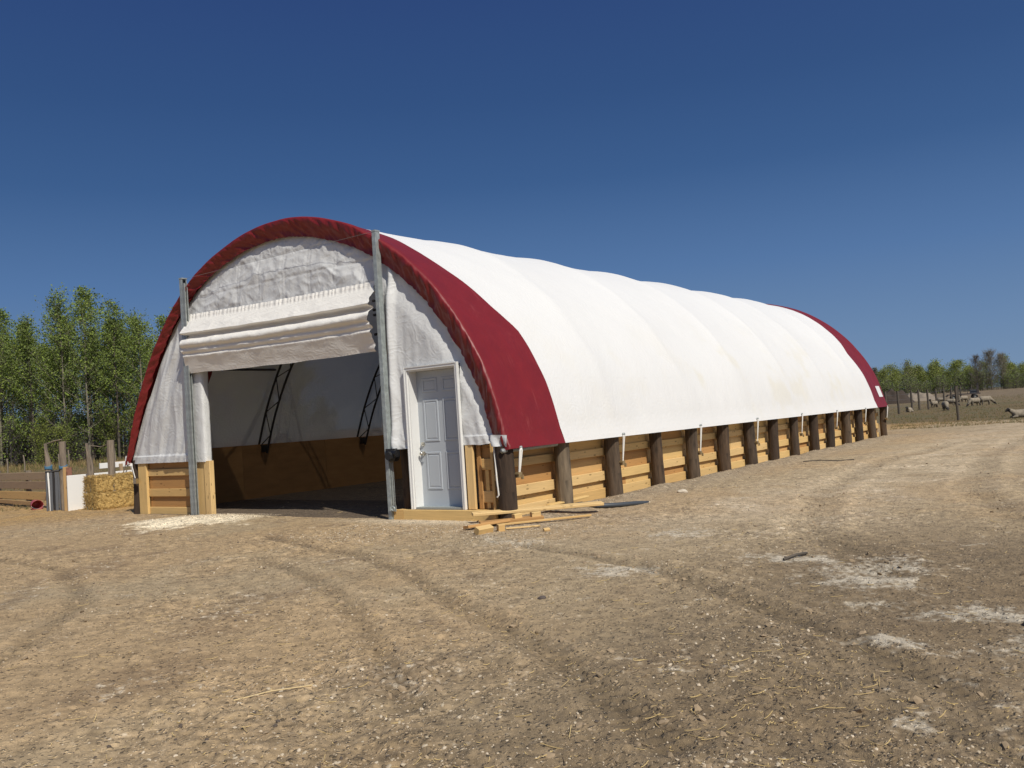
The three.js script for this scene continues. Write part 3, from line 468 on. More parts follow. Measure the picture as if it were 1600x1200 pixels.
looseBoard('left spacer block holding up the long board', [-.1, -11.98], [.0, -12.03], .09, .07, .075, 0, M.pine[3], 'wood_block');
looseBoard('right spacer block holding up the long board', [.14, -12.02], [.26, -12.06], .09, .07, .075, 0, M.pine[0], 'wood_block');
tag(part('hose', capped([V(.62, terrain(.62, -13.2) + .0, -13.2), V(.9, terrain(.9, -13.02) + .03, -13.02), V(1.14, terrain(1.14, -12.98) + .035, -12.98), V(1.45, terrain(1.45, -13.1) + .035, -13.1), V(1.72, terrain(1.72, -13.28) + .03, -13.28), V(1.95, terrain(1.95, -13.5) - .01, -13.5)], .034, 10), M.pipe, scene), 'dark grey plastic hose lying along the foot of the plank wall', 'hose');

// straw bales in front of the white panel, left of the barn
const baleGeo = (l, h, d, sd) => { const g = new THREE.BoxGeometry(l, h, d, 46, 22, 22), p = g.attributes.position, uv = g.attributes.uv, n = g.attributes.normal; for (let i = 0; i < p.count; i++) { const x = p.getX(i), y = p.getY(i), z = p.getZ(i); const ex = smooth(l / 2 - .06, l / 2, Math.abs(x)), ey = smooth(h / 2 - .06, h / 2, Math.abs(y)), ez = smooth(d / 2 - .06, d / 2, Math.abs(z)); const round = 1 - .06 * (ex * ey + ey * ez + ex * ez); const k = .012 * noise(x * 7 + sd, y * 7 + z * 5) + .014 * noise(x * 29 + z * 9, y * 15 + sd) + .016 * noise(x * 50, y * 40 + z * 45); const X = Math.abs(n.getX(i)), Y = Math.abs(n.getY(i)); const band = -.012 * (Math.exp(-((z - d * .2) ** 2) / .0003) + Math.exp(-((z + d * .2) ** 2) / .0003)) * (1 - X * 0); p.setXYZ(i, x * round + n.getX(i) * (k + band), y * round + n.getY(i) * (k + band), z * round + n.getZ(i) * k); uv.setXY(i, (X > .5 ? z : x) * 1.25, (Y > .5 ? z : y) * 1.25); } g.computeVertexNormals(); return g; };
function strawBale(label, u, w, y, l, h, d, turn, sd) {
  const [x, z] = toWorld(u, w), t = thing('straw_bale', label, 'straw bale', [x, terrain(x, z) + y, z], -TH + Math.PI / 2 + turn, 'straw bales stacked left of the barn');
  part('body', baleGeo(l, h, d, sd), M.straw, t).position.y = h / 2;
  const tufts = [], r = rng(sd); for (let k = 0; k < 2600; k++) { const f = Math.floor(r() * 3), a = (r() - .5), b = (r() - .5), c = f === 0 ? [a * l, h / 2 + b * h, (r() < .5 ? -1 : 1) * d / 2] : f === 1 ? [a * l, h, b * d] : [(r() < .5 ? -1 : 1) * l / 2, h / 2 + a * h, b * d]; const q = boxGeo(.04 + r() * .08, .005, .005); q.rotateY((r() - .5) * 2.4); q.rotateZ((r() - .5) * 2); q.translate(...c); tufts.push(q); }
  part('loose_straw', mergeGeometries(tufts), M.straw, t).userData.kind = 'stuff';
  for (const s of [-.2, .2]) part('twine', new Soup().tube([V(-l / 2 - .01, .02, s * d), V(-l / 2 - .005, h + .003, s * d), V(l / 2 + .005, h + .003, s * d), V(l / 2 + .01, .02, s * d)], [.004, .004, .004, .004], 5).build(), M.twine, t);
}
strawBale('lower golden straw bale lying on the ground left of the barn', 11.55, .98, -.02, 1.32, .37, .5, .02, 11);
strawBale('upper golden straw bale stacked on another bale left of the barn', 11.63, .92, .355, 1.1, .37, .46, -.04, 23);

// white panels behind the bales
{
  const P0 = toWorld(12.6, .38), t = thing('white_panel', 'white plastic sheet panel standing on edge behind the straw bales', 'panel', [P0[0], terrain(...P0) - .02, P0[1]], -TH + Math.PI / 2 - .03);
  part('sheet', plankGeo(2.9, .82, .025, 7).translate(1.45, .41, 0), M.plastic, t);
  const P1 = toWorld(12.95, 1.35), t2 = thing('white_panel', 'white rail board showing above the panel behind the straw bales', 'panel', [P1[0], terrain(...P1), P1[1]], -TH + Math.PI / 2 - .02);
  part('sheet', plankGeo(2.6, .13, .03, 8).translate(1.3, .93, 0), M.plastic, t2); for (const x of [.5, 1.9]) { const m = part('post', plankGeo(1.0, .07, .07, 9 + x), M.weather[1], t2); m.rotation.z = Math.PI / 2; m.position.set(x, .45, .055); }
}
// chute posts
function yardPost(name, label, x, z, h, r, lean, mat, twineY, tip = 0) {
  const t = thing(name, label, 'post', onGround(x, z), 0, 'grey posts of the sheep chute'); const g = logGeo(r, h + .2, Math.round(x * -37)); if (tip) { const p = g.attributes.position; for (let i = 0; i < p.count; i++) { const k = smooth(h / 2 + .1 - tip, h / 2 + .1, p.getY(i)); p.setX(i, lerp(p.getX(i), -r * .8, k * .9)); } g.computeVertexNormals(); }
  const m = part('shaft', g, mat, t); m.position.y = h / 2 - .1; m.rotation.z = lean;
  if (twineY) { const tw = []; for (let k = 0; k < 5; k++) { const q = new THREE.TorusGeometry(r * 1.08, .012, 6, 18); q.rotateX(Math.PI / 2 + (k - 2) * .16); q.translate(0, twineY + (k - 2) * .022, 0); tw.push(q); } part('twine', mergeGeometries(tw), M.twine, t).userData.kind = 'stuff'; }
}
yardPost('wooden_post', 'grey post with a split pointed top and blue twine left of the bales', -10.86, -20.55, 1.55, .07, .0, M.greyPost, .98, .55);
yardPost('wooden_post', 'grey post with flat top and blue twine beside brown upright planks', -10.42, -20.36, 1.58, .075, .0, M.greyPost, .98);
yardPost('wooden_post', 'grey post with a pointed top standing behind the white panel', -9.62, -19.98, 1.46, .07, 0, M.greyPost, 0, .5);
yardPost('wooden_post', 'grey flat topped post rising behind the middle of the upper straw bale', -9.02, -19.72, 1.5, .078, 0, M.greyPost, 0);
tag(part('crossbar', new Soup().tube([V(-10.86, 1.54, -20.55), V(-10.64, 1.59, -20.45), V(-10.4, 1.61, -20.36)], [.014, .018, .016], 6).build(), M.greyPost, scene), 'thin grey stick tied across the two blue twined posts', 'stick');
tag(part('rope', new Soup().tube([V(-9.62, 1.44, -19.98), V(-9.3, 1.38, -19.85), V(-9.02, 1.46, -19.72)], [.01, .01, .01], 5).build(), M.greyPost, scene), 'slack rope between the two posts behind the bales', 'rope');
{
  const t = thing('gate_panels', 'stack of dark and white gate bars standing between blue twined posts', 'gate panels', onGround(-10.66, -20.42), .35);
  const bars = [[-.17, M.greyBar, .02], [-.12, M.plastic, .018], [-.075, M.greyBar, .03], [-.02, M.black, .028], [.035, M.greyBar, .034], [.09, M.greyBar, .024], [.135, M.plastic, .016]];
  bars.forEach(([x, m, w], i) => { const b = part(m === M.plastic ? 'white_bar' : 'bar', plankGeo(.88, w * 2, .03, 40 + i), m, t); b.rotation.z = Math.PI / 2 + (i % 2 ? .03 : -.01); b.position.set(x, .44, (i % 3) * .012); });
  part('top_bar', capped([V(-.19, .89, .01), V(.16, .91, .01)], .022, 8), M.black, t);
}
{ const t = thing('upright_plank', 'brown board standing upright against the blue twined post', 'board', onGround(-10.31, -20.24)); const m = part('board', plankGeo(1.0, .11, .03, 71), M.weather[3], t); m.rotation.set(0, .35, Math.PI / 2, 'YXZ'); m.position.y = .5;
  const t2 = thing('upright_plank', 'reddish board standing upright beside the white panel', 'board', onGround(-10.19, -20.16)); const m2 = part('board', plankGeo(.98, .12, .03, 72), std([.26, .12, .08], { map: woodTex, roughness: .9 }), t2); m2.rotation.set(0, .35, Math.PI / 2, 'YXZ'); m2.position.y = .49; }
// board fence running left from the chute
{
  const a = V(-10.95, 0, -20.75), b = V(-20.5, 0, -30.6), t = thing('board_fence', 'weathered three board fence running left from the chute posts', 'fence', [a.x, terrain(a.x, a.z), a.z], Math.atan2(-(b.z - a.z), b.x - a.x));
  const len = a.distanceTo(b); for (const [y, h, m] of [[.86, .19, 0], [.64, .19, 2], [.38, .2, 4]]) for (let k = 0; k < 3; k++) { const q = part('rail', plankGeo(len / 3 - .01, h, .035, 80 + k + y * 10), m === 4 ? M.pine[2] : M.weather[(m + k) % 3], t); q.position.set(len / 3 * (k + .5), y - .1 + .006 * (k % 2), .06 + .004 * k); q.rotation.z = (k - 1) * .006; }
  for (let k = 0; k < 5; k++) { const q = part('post', logGeo(.07, 1.3, 140 + k), M.greyPost, t); q.position.set(len / 5 * (k + .8), .25, .15); }
  const t2 = thing('board', 'long board lying on the ground in front of the weathered fence', 'board', onGround(-11.5, -21.0), Math.atan2(-(b.z - a.z), b.x - a.x)); part('plank', plankGeo(6.5, .1, .045, 91).translate(3.4, .1, .22), M.weather[3], t2);
}
{ // farther rails beyond the chute
  const a = toWorld(15.2, 3.2), t = thing('rail_fence', 'low rail fence seen beyond the white panel', 'fence', [a[0], terrain(...a), a[1]], -TH + Math.PI / 2);
  for (const y of [.62, .88]) part('rail', plankGeo(9, .12, .035, 95 + y * 10).translate(4.2, y, 0), M.weather[1], t); for (let k = 0; k < 4; k++) { const q = part('post', logGeo(.06, 1.2, 160 + k), M.greyPost, t); q.position.set(.4 + k * 2.6, .45, -.08); }
}
{ const t = thing('red_bucket', 'faded red bucket lying on its side left of the chute', 'bucket', onGround(-11.42, -20.98, .11), .7); t.scale.setScalar(.86);
  const g = new THREE.LatheGeometry([[0, -.16], [.1, -.16], [.118, -.15], [.15, .15], [.158, .155], [.158, .17], [.144, .17], [.112, -.135], [0, -.14]].map(p => new THREE.Vector2(...p)), 28); g.rotateX(Math.PI / 2); g.rotateX(.12); part('shell', g, M.bucket, t);
  part('handle', new Soup().tube([...Array(13).keys()].map(k => V(Math.cos(k / 12 * Math.PI) * .155, -Math.sin(k / 12 * Math.PI) * .1, .16 + Math.sin(k / 12 * Math.PI) * .05)), Array(13).fill(.004), 5).build(), M.galvDull, t); }
{ const [x, z] = [-9.0, -20.9], y = terrain(x, z); tag(part('bent_rod', new Soup().tube([V(x - .3, y + .7, z), V(x - .16, y + 1.12, z), V(x + .02, y + 1.62, z), V(x + .12, y + 1.72, z), V(x + .2, y + 1.62, z - .02), V(x + .2, y + 1.44, z - .03)], [.012, .012, .012, .012, .012, .012], 6).build(), M.greyPost, scene), 'bent hook shaped rod sticking up behind the straw bales', 'rod'); }
// slim fence stakes at the edge of the wood
[[-33.4, -58.1, 1.0], [-35.0, -63.0, 1.15], [-33.6, -66.5, 1.3], [-27.9, -61.6, 1.25], [-31.2, -60.4, 1.1]].forEach(([x, z, h], k) => { const t = thing('fence_stake', ['pale stake at the far left edge of the wood', 'pale stake second from left at the edge of the wood', 'leaning pale stake between the two pairs of chute posts', 'pale stake by the bent rod at the wood edge', 'pale stake behind the rear chute posts at the wood edge'][k], 'stake', onGround(x, z), 0, 'stakes along the wood'); const m = part('shaft', capped([V(0, -.2, 0), V(.03, h * .5, 0), V(-.04 * (k % 2), h, 0)], .045, 7), M.soilPale, t); });
// pasture fence posts
const fp = [[23.78, -56.61], [25.88, -59.63], [29.2, -65.0], [30.95, -67.67], [32.29, -69.05], [34.98, -73.31], [39.6, -81.5], [44.5, -90.0], [48.44, -96.5], [49.5, -98], [58, -112]];
fp.forEach(([x, z], k) => { const t = thing('fence_post', `dark wooden post number ${['one', 'two', 'three', 'four', 'five', 'six', 'seven', 'eight', 'nine', 'ten', 'eleven'][k]} from the barn in the pasture fence`, 'fence post', onGround(x, z), 0, 'pasture fence posts'); const m = part('shaft', logGeo(.075, 1.75, 200 + k), M.trunkDark, t); m.position.y = .68; m.rotation.z = .03 * noise(k * 3.3, 1); });
{ const t = thing('corner_post', 'nearest dark fence post standing alone in front of the sheep', 'fence post', onGround(19.78, -39.56)); const m = part('shaft', logGeo(.055, 1.75, 222), M.trunkDark, t); m.position.y = .66; const wires = []; }
for (const y of [.5, .95, 1.3]) { const pts = fp.map(([x, z]) => V(x, terrain(x, z) + y, z)); tag(part('fence_wire', new Soup().tube(pts, pts.map(() => .006), 4).build(), M.greyBar, scene), ['lowest', 'middle', 'top'][[.5, .95, 1.3].indexOf(y)] + ' wire of the pasture fence', 'wire'); }
// heaps of soil
function mound(label, x, z, rx, rz, h, mat, sd) { const g = grid(40, 16, (i, j) => { const a = i * Math.PI * 2, r = j, k = 1 + .22 * noise(Math.cos(a) * 1.3 + sd, Math.sin(a) * 1.3), y = h * Math.pow(1 - Math.min(1, r * r), 1.15) * (1 + .7 * noise(Math.cos(a) * r * 3 + sd, Math.sin(a) * r * 3)) - .15 * r; return [Math.cos(a) * r * rx * k, y, Math.sin(a) * r * rz * k, i * 6, j * 4]; }); const t = thing('soil_heap', label, 'soil heap', onGround(x, z), .3); part('soil', g, mat, t); }
mound('dark heap of soil behind the far end of the barn', 43.2, -100.5, 2.3, 2.2, 1.55, M.soil, 3); mound('pale heap of earth behind the dark heap beyond the fence', 52, -114, 2.9, 2.4, 1.05, M.soilPale, 8);
// farm wagon in the far pasture
{ const t = thing('farm_wagon', 'dark low flat deck wagon with an upright rack standing in the far pasture', 'wagon', onGround(49.6, -97.6), -.35); t.scale.setScalar(.82);
  part('deck', plankGeo(3.9, .14, 1.6, 61).translate(0, .72, 0), M.rust, t); for (const x of [-1.3, 1.3]) for (const z of [-.75, .75]) { const g = new THREE.TorusGeometry(.25, .09, 8, 18); const m = part('wheel', g, M.black, t); m.position.set(x, .33, z); const hub = part('hub', new THREE.CylinderGeometry(.1, .1, .1, 12).rotateX(Math.PI / 2), M.galvDull, m); }
  for (const z of [-.7, 0, .7]) { const m = part('rack_bar', plankGeo(1.3, .09, .07, 66 + z), M.rust, t); m.rotation.z = Math.PI / 2; m.position.set(1.75, 1.4, z); } part('rack_rail', boxGeo(.08, .12, 1.5, 1.75, 2.0, 0), M.rust, t); part('toolbox', boxGeo(.7, .5, 1.1, 1.2, 1.05, 0), M.pipe, t);
  for (const x of [-1.7, -.6, .4]) { const m = part('side_bar', boxGeo(.06, .5, .06, x, 1.02, .74), M.rust, t); } part('side_rail', boxGeo(3.4, .07, .05, 0, 1.28, .74), M.rust, t); part('drawbar', rod(V(-1.9, .6, 0), V(-3.2, .42, 0), .05), M.rust, t); }

// sheep: one continuous body each, meshed from joined tapered limbs
function sheepGeo(pose, sd) {
  const B = [];                                                      // [ax, ay, az, ra, bx, by, bz, rb]; head towards -x
  const lying = pose === 'lying', graze = pose === 'graze';
  const y0 = lying ? .2 : .5;
  B.push([-.3, y0 + .01, 0, .19, .34, y0 + .02, 0, .21], [-.1, y0 - .02, 0, .21, .2, y0 - .02, 0, .22]);
  const head = lying ? [-.66, .44, -.02] : graze ? [-.78, .16, .02] : [-.66, .86, 0], nk = lying ? [-.5, .36, 0] : graze ? [-.58, .36, 0] : [-.5, .7, 0];
  B.push([-.34, y0 + .08, 0, .15, ...nk, .1], [...nk, .1, ...head, .075], [...head, .075, head[0] - .13, head[1] - (graze ? .1 : .07), head[2], .045]);
  for (const s of [-1, 1]) B.push([head[0] + .03, head[1] + .04, s * .05, .022, head[0] + .05, head[1] + .03, s * .14, .018]);
  if (lying) { for (const s of [-1, 1]) B.push([-.3, .08, s * .15, .06, -.52, .05, s * .16, .035], [.3, .09, s * .2, .09, .12, .05, s * .27, .04]); }
  else for (const [x, s, o] of [[-.28, -1, .03], [-.28, 1, -.04], [.33, -1, -.02], [.33, 1, .06]]) { if (x < 0) B.push([x, .42, s * .1, .075, x + o, .24, s * .11, .042], [x + o, .24, s * .11, .042, x + o * .6, .03, s * .11, .03]); else B.push([x, .45, s * .1, .1, x - .05 + o, .32, s * .12, .055], [x - .05 + o, .32, s * .12, .055, x + .05 + o, .2, s * .12, .038], [x + .05 + o, .2, s * .12, .038, x + .02 + o, .03, s * .12, .03]); }
  B.push([.5, y0 + .08, 0, .045, .58, y0 - .06, 0, .03]);
  const N = 60, S = 1.04, mc = new MarchingCubes(N, M.wool, false, false, 90000); mc.isolation = 0;
  const cx = -.12, cy = .46;
  for (let k = 0; k < N; k++) for (let j = 0; j < N; j++) for (let i = 0; i < N; i++) {
    const x = (i / N * 2 - 1) * S + cx, y = (j / N * 2 - 1) * S + cy, z = (k / N * 2 - 1) * S; let acc = 0;
    for (const [ax, ay, az, ra, bx, by, bz, rb] of B) { const dx = bx - ax, dy = by - ay, dz = bz - az, t = clamp(((x - ax) * dx + (y - ay) * dy + (z - az) * dz) / (dx * dx + dy * dy + dz * dz)); const d = Math.hypot(x - ax - dx * t, y - ay - dy * t, z - az - dz * t) - lerp(ra, rb, t); acc += Math.exp(-d * 42); }
    let d = -Math.log(acc + 1e-30) / 42; if (d < .12) d += .012 * noise(x * 14 + sd, y * 14 + z * 9);
    mc.field[k * N * N + j * N + i] = -d;
  }
  mc.update(); const n = mc.count ?? mc.geometry.drawRange.count, P = [], C = [];
  const dark = lin(.035, .03, .028), cream = lin(.31, .262, .195), belly = lin(.13, .11, .085), c = new THREE.Color();
  for (let i = 0; i < n; i++) { const x = mc.positionArray[3 * i] * S + cx, y = mc.positionArray[3 * i + 1] * S + cy, z = mc.positionArray[3 * i + 2] * S; P.push(x, y, z); const hd = Math.hypot(x - head[0] + .06, y - head[1] + .03, z - head[2]); c.copy(cream).lerp(belly, smooth(y0, y0 - .2, y) * .6); c.multiplyScalar(.85 + .35 * noise(x * 9 + sd, y * 9 + z * 5)); if (hd < .2) c.lerp(dark, smooth(.2, .13, hd)); if (!lying && y < .26) c.lerp(dark, smooth(.26, .2, y) * .7); C.push(c.r, c.g, c.b); }
  let g = geo(P, null, null, C); g.deleteAttribute('normal'); g = mergeVertices(g, 1e-4); g.computeVertexNormals(); return g;
}
const sheepShapes = { lying: sheepGeo('lying', 1), graze: sheepGeo('graze', 4), stand: sheepGeo('stand', 7) };
function sheep(pose, label, x, z, turn, s = 1) { s *= .82; const m = part('sheep', sheepShapes[pose], M.wool, scene); m.position.set(x, terrain(x, z) - .01, z); m.rotation.y = turn; m.scale.set(s * .88, s, s * 1.05); tag(m, label, 'sheep', 'sheep in the pasture'); }
sheep('lying', 'dark faced sheep lying at the yard edge, nearest of the flock', 22.05, -38.6, -.2, 1.05);
sheep('lying', 'pale sheep lying asleep between two fence posts', 28.6, -64.2, .9, 1.0);
sheep('stand', 'white sheep standing beside a fence post, left of the grazing group', 34.6, -73.0, .5, .95);
sheep('stand', 'farthest sheep with raised head behind a fence post', 41.2, -85.3, 2.6, .95);
sheep('graze', 'grey backed sheep grazing with its rump towards the yard', 29.75, -61.1, 1.3, 1.08);
sheep('graze', 'cream sheep grazing just behind the grey backed one', 36.2, -73.3, 2.2, 1.05);
sheep('graze', 'sheep grazing in front of the dark wagon', 43.2, -85.0, .2, 1.0);
sheep('graze', 'dark fronted sheep with lowered head meeting a pale sheep', 36.3, -69.8, .15, 1.12);
sheep('graze', 'pale sheep reaching forward on the far right of the grazing group', 37.75, -70.9, 3.0, 1.2);

// ---------------------------------------------------------------- trees
function aspen(sd, H, o = {}) {                                      // tapered trunk, rising limbs, twigs, and leaves along the twigs
  const r = rng(sd), S = new Soup(), leafP = [], leafI = [], leafC = [], N = V(), ph = r() * 6.28, T = [], R = [];
  const at = t => V(Math.sin(ph + t * 3) * .2 * t * H / 12 + Math.sin(t * 9 + ph) * .05, t * H, Math.cos(ph * 1.7 + t * 2.4) * .2 * t * H / 12);
  for (let k = 0; k <= 12; k++) { T.push(at(k / 12)); R.push((o.r ?? .105) * H / 13 * (1 - .9 * k / 12) + .008); } T[0].y = -.3; S.tube(T, R, 7, 1);
  const leaf = (p, s, tone) => {
    const a = V(r() - .5, r() - .5, r() - .5).normalize(), b = V(r() - .5, r() - .5, r() - .5).cross(a).normalize(); const w = s * .5, i = leafP.length / 3;
    for (const [x, y] of [[-.15, -1], [.9, -.1], [.1, 1], [-.9, .1]]) leafP.push(p.x + (a.x * x * .8 + b.x * y) * w, p.y + (a.y * x * .8 + b.y * y) * w, p.z + (a.z * x * .8 + b.z * y) * w);
    leafI.push(i, i + 1, i + 2, i, i + 2, i + 3); const y = r(); for (let k = 0; k < 4; k++) leafC.push(lerp(.11, .26, y) * tone * (o.tint ?? 1), lerp(.17, .33, y) * tone, lerp(.024, .042, y) * tone);
  };
  const nl = o.limbs ?? 42;
  for (let k = 0; k < nl; k++) {
    const t = lerp(o.low ?? .16, .985, Math.pow(k / (nl - 1), .85)), p = at(t), az = k * 2.4 + r() * .9, bare = r() < (t < .4 ? (o.bareLow ?? .7) : .08);
    const len = (o.spread ?? 1) * H / 13 * (.5 + r() * .8) * (t < .35 ? 1.15 : 1.75 * Math.pow(1 - t, .62) + .25), rise = lerp(.35, 1.3, t) + (r() - .5) * .4;
    const d = V(Math.cos(az), rise, Math.sin(az)).normalize(), pts = [p]; for (let q = 1; q <= 3; q++) pts.push(p.clone().addScaledVector(d, len * q / 3).add(V((r() - .5) * .12 * q, .05 * q * q * len / 3, (r() - .5) * .12 * q)));
    const r0 = .035 * H / 13 * (1.15 - t); S.tube(pts, [r0, r0 * .7, r0 * .45, .005], 4);
    const nt = 5 + Math.floor(r() * 5);
    for (let q = 0; q < nt; q++) {
      const f = .25 + .75 * (q + r()) / nt, i = Math.min(2, Math.floor(f * 3)), b0 = pts[i].clone().lerp(pts[i + 1], f * 3 - i), tl = (.25 + r() * .55) * H / 13 * (o.twig ?? 1), e = b0.clone().add(V((r() - .5) * 1.5, .25 + r() * .9, (r() - .5) * 1.5).normalize().multiplyScalar(tl)), mid = b0.clone().lerp(e, .5).add(V((r() - .5) * .08, 0, (r() - .5) * .08));
      { const q2 = o.twigR ?? 1; S.tube([b0, mid, e], [.009 * q2, .007 * q2, .003 * q2], 3); if (o.bare) for (let w = 0; w < 2; w++) { const e2 = mid.clone().add(V((r() - .5), r() * .7, (r() - .5)).multiplyScalar(tl)); S.tube([mid, e2], [.007 * q2, .003 * q2], 3); } }
      if (o.bare || (bare && r() < .85)) continue;
      const n = Math.round((o.leaves ?? 15) * (o.dense ?? 1) * (.4 + r())), tone = .75 + r() * .5;
      for (let w = 0; w < n; w++) { const c = b0.clone().lerp(e, .2 + r() * .95).add(V((r() - .5) * .34, (r() - .5) * .34, (r() - .5) * .34).multiplyScalar(o.clump ?? 1)); leaf(c, (o.size ?? .13) * (.6 + r() * .8), tone); }
    }
  }
  return [S.build(), leafP.length ? geo(leafP, leafI, null, leafC) : null];
}
const kinds = [
  aspen(101, 13, { dense: 1.55, size: .14, spread: 1.9, leaves: 14, clump: 1.7, limbs: 48 }), aspen(102, 13, { dense: 1.55, size: .14, leaves: 11, spread: 1.7, clump: 1.8, limbs: 50 }), aspen(103, 13, { dense: 1.55, size: .14, limbs: 54, spread: 2.1, leaves: 13, clump: 1.7 }), aspen(104, 13, { dense: 1.55, size: .14, leaves: 9, spread: 1.8, bareLow: .9, clump: 1.8, twig: 1.3 }), aspen(105, 13, { dense: 1.55, size: .14, low: .12, bareLow: .5, leaves: 14, spread: 1.8, clump: 1.7, limbs: 48 }), aspen(106, 13, { dense: 1.55, size: .14, limbs: 46, leaves: 12, spread: 2.2, clump: 1.8, twig: 1.3 }),
];
const lowKinds = [aspen(201, 6, { tint: 1.15, limbs: 52, low: .02, bareLow: .2, spread: 2.8, leaves: 9, size: .16, clump: 2.8, twig: 2 }), aspen(202, 6, { tint: 1.15, limbs: 50, low: .02, bareLow: .3, spread: 3.3, leaves: 7, size: .16, clump: 3, twig: 2.2 }), aspen(203, 6, { tint: 1.15, limbs: 48, low: .02, bareLow: .5, spread: 2.9, leaves: 4, size: .16, clump: 2.6, twig: 2.3, twigR: 1.8 })];
const bareKinds = [aspen(301, 8, { bare: 1, limbs: 90, spread: 2.7, twig: 2.4, low: .08, r: .14, twigR: 2.2 }), aspen(302, 8, { bare: 1, limbs: 110, spread: 3.1, twig: 2.6, low: .06, r: .13, twigR: 2.4 })];
function tree(name, label, category, group, kind, x, z, H, h0, turn, wide = 1, mat = M.trunk) { const t = thing(name, label, category, onGround(x, z), turn, group); t.scale.set(H / h0 * wide, H / h0, H / h0 * wide); part('trunk', kind[0], mat, t); if (kind[1]) part('crown', kind[1], M.leaf, t); return t; }
{
  const r = rng(77);
  // front row of the wood, read from the skyline left to right: [x, z, height]
  const front = [[-49, -71, 13.5], [-46.5, -74, 13], [-44.2, -71.5, 14.2], [-42.6, -73.5, 13.8], [-41.0, -70.5, 12.6], [-39.9, -73, 12.4], [-38.6, -71, 12.8], [-37.5, -74, 13.6], [-36.1, -71.2, 14.6], [-35.0, -73.4, 15.2], [-34.0, -70.6, 13.8], [-33.0, -73.2, 12.2], [-31.9, -71.4, 13.9], [-30.7, -72.6, 12.6], [-29.6, -70.4, 12.0], [-28.3, -72.8, 12.2], [-26.8, -71, 12.6], [-25, -73, 12], [-23, -71.5, 12.4]];
  const ORD = ['first', 'second', 'third', 'fourth', 'fifth', 'sixth', 'seventh', 'eighth', 'ninth', 'tenth', 'eleventh', 'twelfth', 'thirteenth', 'fourteenth'];
  front.forEach(([x, z, H], k) => tree('aspen_tree', x / z > .585 ? 'aspen of the front row beyond the far left end of the yard' : x / z < .4 ? 'aspen of the front row hidden behind the barn' : `${ORD[k - 3]} aspen from the left in the front row of the wood`, 'tree', 'aspens in the front row of the wood', kinds[(k * 5 + 1) % 6], x, z, H * .905, 13, r() * 6.28, 1.0 + r() * .25, k % 3 ? M.trunk : M.trunkDark));
  for (let k = 0; k < 52; k++) { const row = Math.floor(k / 18), x = -53 + (k % 18) * 1.9 + r() * 1.4, z = -76.5 - row * 4.2 - r() * 3; tree('aspen_tree', 'aspen half hidden deeper in the wood left of the barn', 'tree', 'aspens deeper in the wood', kinds[Math.floor(r() * 6)], x, z, 9.8 + r() * 2.2, 13, r() * 6.28, .9 + r() * .3, k % 2 ? M.trunk : M.trunkDark); }
  for (let k = 0; k < 11; k++) { const x = -49 + k * 2.5 + r() * 1.6, z = -69.6 - r() * 4.5; tree('young_aspen', k < 3 ? 'low leafy sapling at the far left end of the wood' : `${ORD[k - 3]} low leafy sapling from the left at the foot of the wood`, 'sapling', 'saplings at the foot of the wood', lowKinds[k % 2], x, z, 2.4 + r() * 2.6, 6, r() * 6.28, .8 + r() * .4, M.trunkDark); }
  // far side of the pasture, right of the barn
  const far = [[72, -186, 5.0, 0], [75.5, -188, 5.6, 1], [77, -183, 4.8, 0], [79.5, -186, 6.3, 1], [81.5, -182, 6.2, 0], [84, -186, 6.2, 1], [86, -181, 5.6, 0], [88.5, -184, 5.7, 1], [90.5, -180, 5.9, 0], [92.5, -183, 5.6, 1], [95, -179, 6.0, 0], [97, -181, 5.2, 1], [98.5, -177, 5.6, 0], [101, -180, 5.0, 1]];
  far.forEach(([x, z, H, k], i) => tree('bushy_tree', i < 2 ? 'green bushy tree hidden behind the far end of the barn' : `${ORD[i - 2]} green bushy tree from the barn in the row beyond the pasture`, 'tree', 'bushy trees beyond the pasture', lowKinds[(k + i * 2) % 3], x, z, H * (.9 + .2 * ((i * 7) % 5) / 4), 6, i * 1.7, 1.05 + .3 * ((i * 3) % 4) / 3));
  tree('bare_tree', 'dark bare branched tree left of the tallest grey tree beyond the pasture', 'tree', 'bare trees beyond the pasture', bareKinds[0], 90.6, -172.5, 6.3, 8, .4, .9, M.trunkDark);
  tree('bare_tree', 'tallest grey twiggy tree beyond the pasture', 'tree', 'bare trees beyond the pasture', bareKinds[1], 93.6, -173, 6.9, 8, 2.2, 1.05);
  tree('bare_tree', 'grey twiggy tree right of the tallest one beyond the pasture', 'tree', 'bare trees beyond the pasture', bareKinds[1], 95.8, -173, 6.2, 8, 4, .95);
  tree('bare_tree', 'small bare tree at the left end of the far row by the barn', 'tree', 'bare trees beyond the pasture', bareKinds[0], 75, -183, 5.6, 8, 1.4, .9);
  // thick low growth under the wood and the far hedge: nobody could count it
  const brushKind = aspen(401, 3, { limbs: 34, low: .03, bareLow: .55, spread: 2.6, leaves: 1, size: .13, clump: 2.2, twig: 2.2 });
  const paint = (g, cr, cg, cb) => { const c = new Float32Array(g.attributes.position.count * 3); for (let k = 0; k < c.length; k += 3) { c[k] = cr; c[k + 1] = cg; c[k + 2] = cb; } const q = g.clone(); q.deleteAttribute('uv'); q.setAttribute('color', new THREE.BufferAttribute(c, 3)); return q; };
  const clump = (kind, cr, cg, cb) => { const l = kind[1].clone(); if (l.attributes.uv) l.deleteAttribute('uv'); return mergeGeometries([paint(kind[0], cr, cg, cb), l]); };
  const m4 = new THREE.Matrix4(), qn = new THREE.Quaternion(), up = V(0, 1, 0), n = 460, im = new THREE.InstancedMesh(clump(brushKind, .12, .1, .085), M.leaf, n);
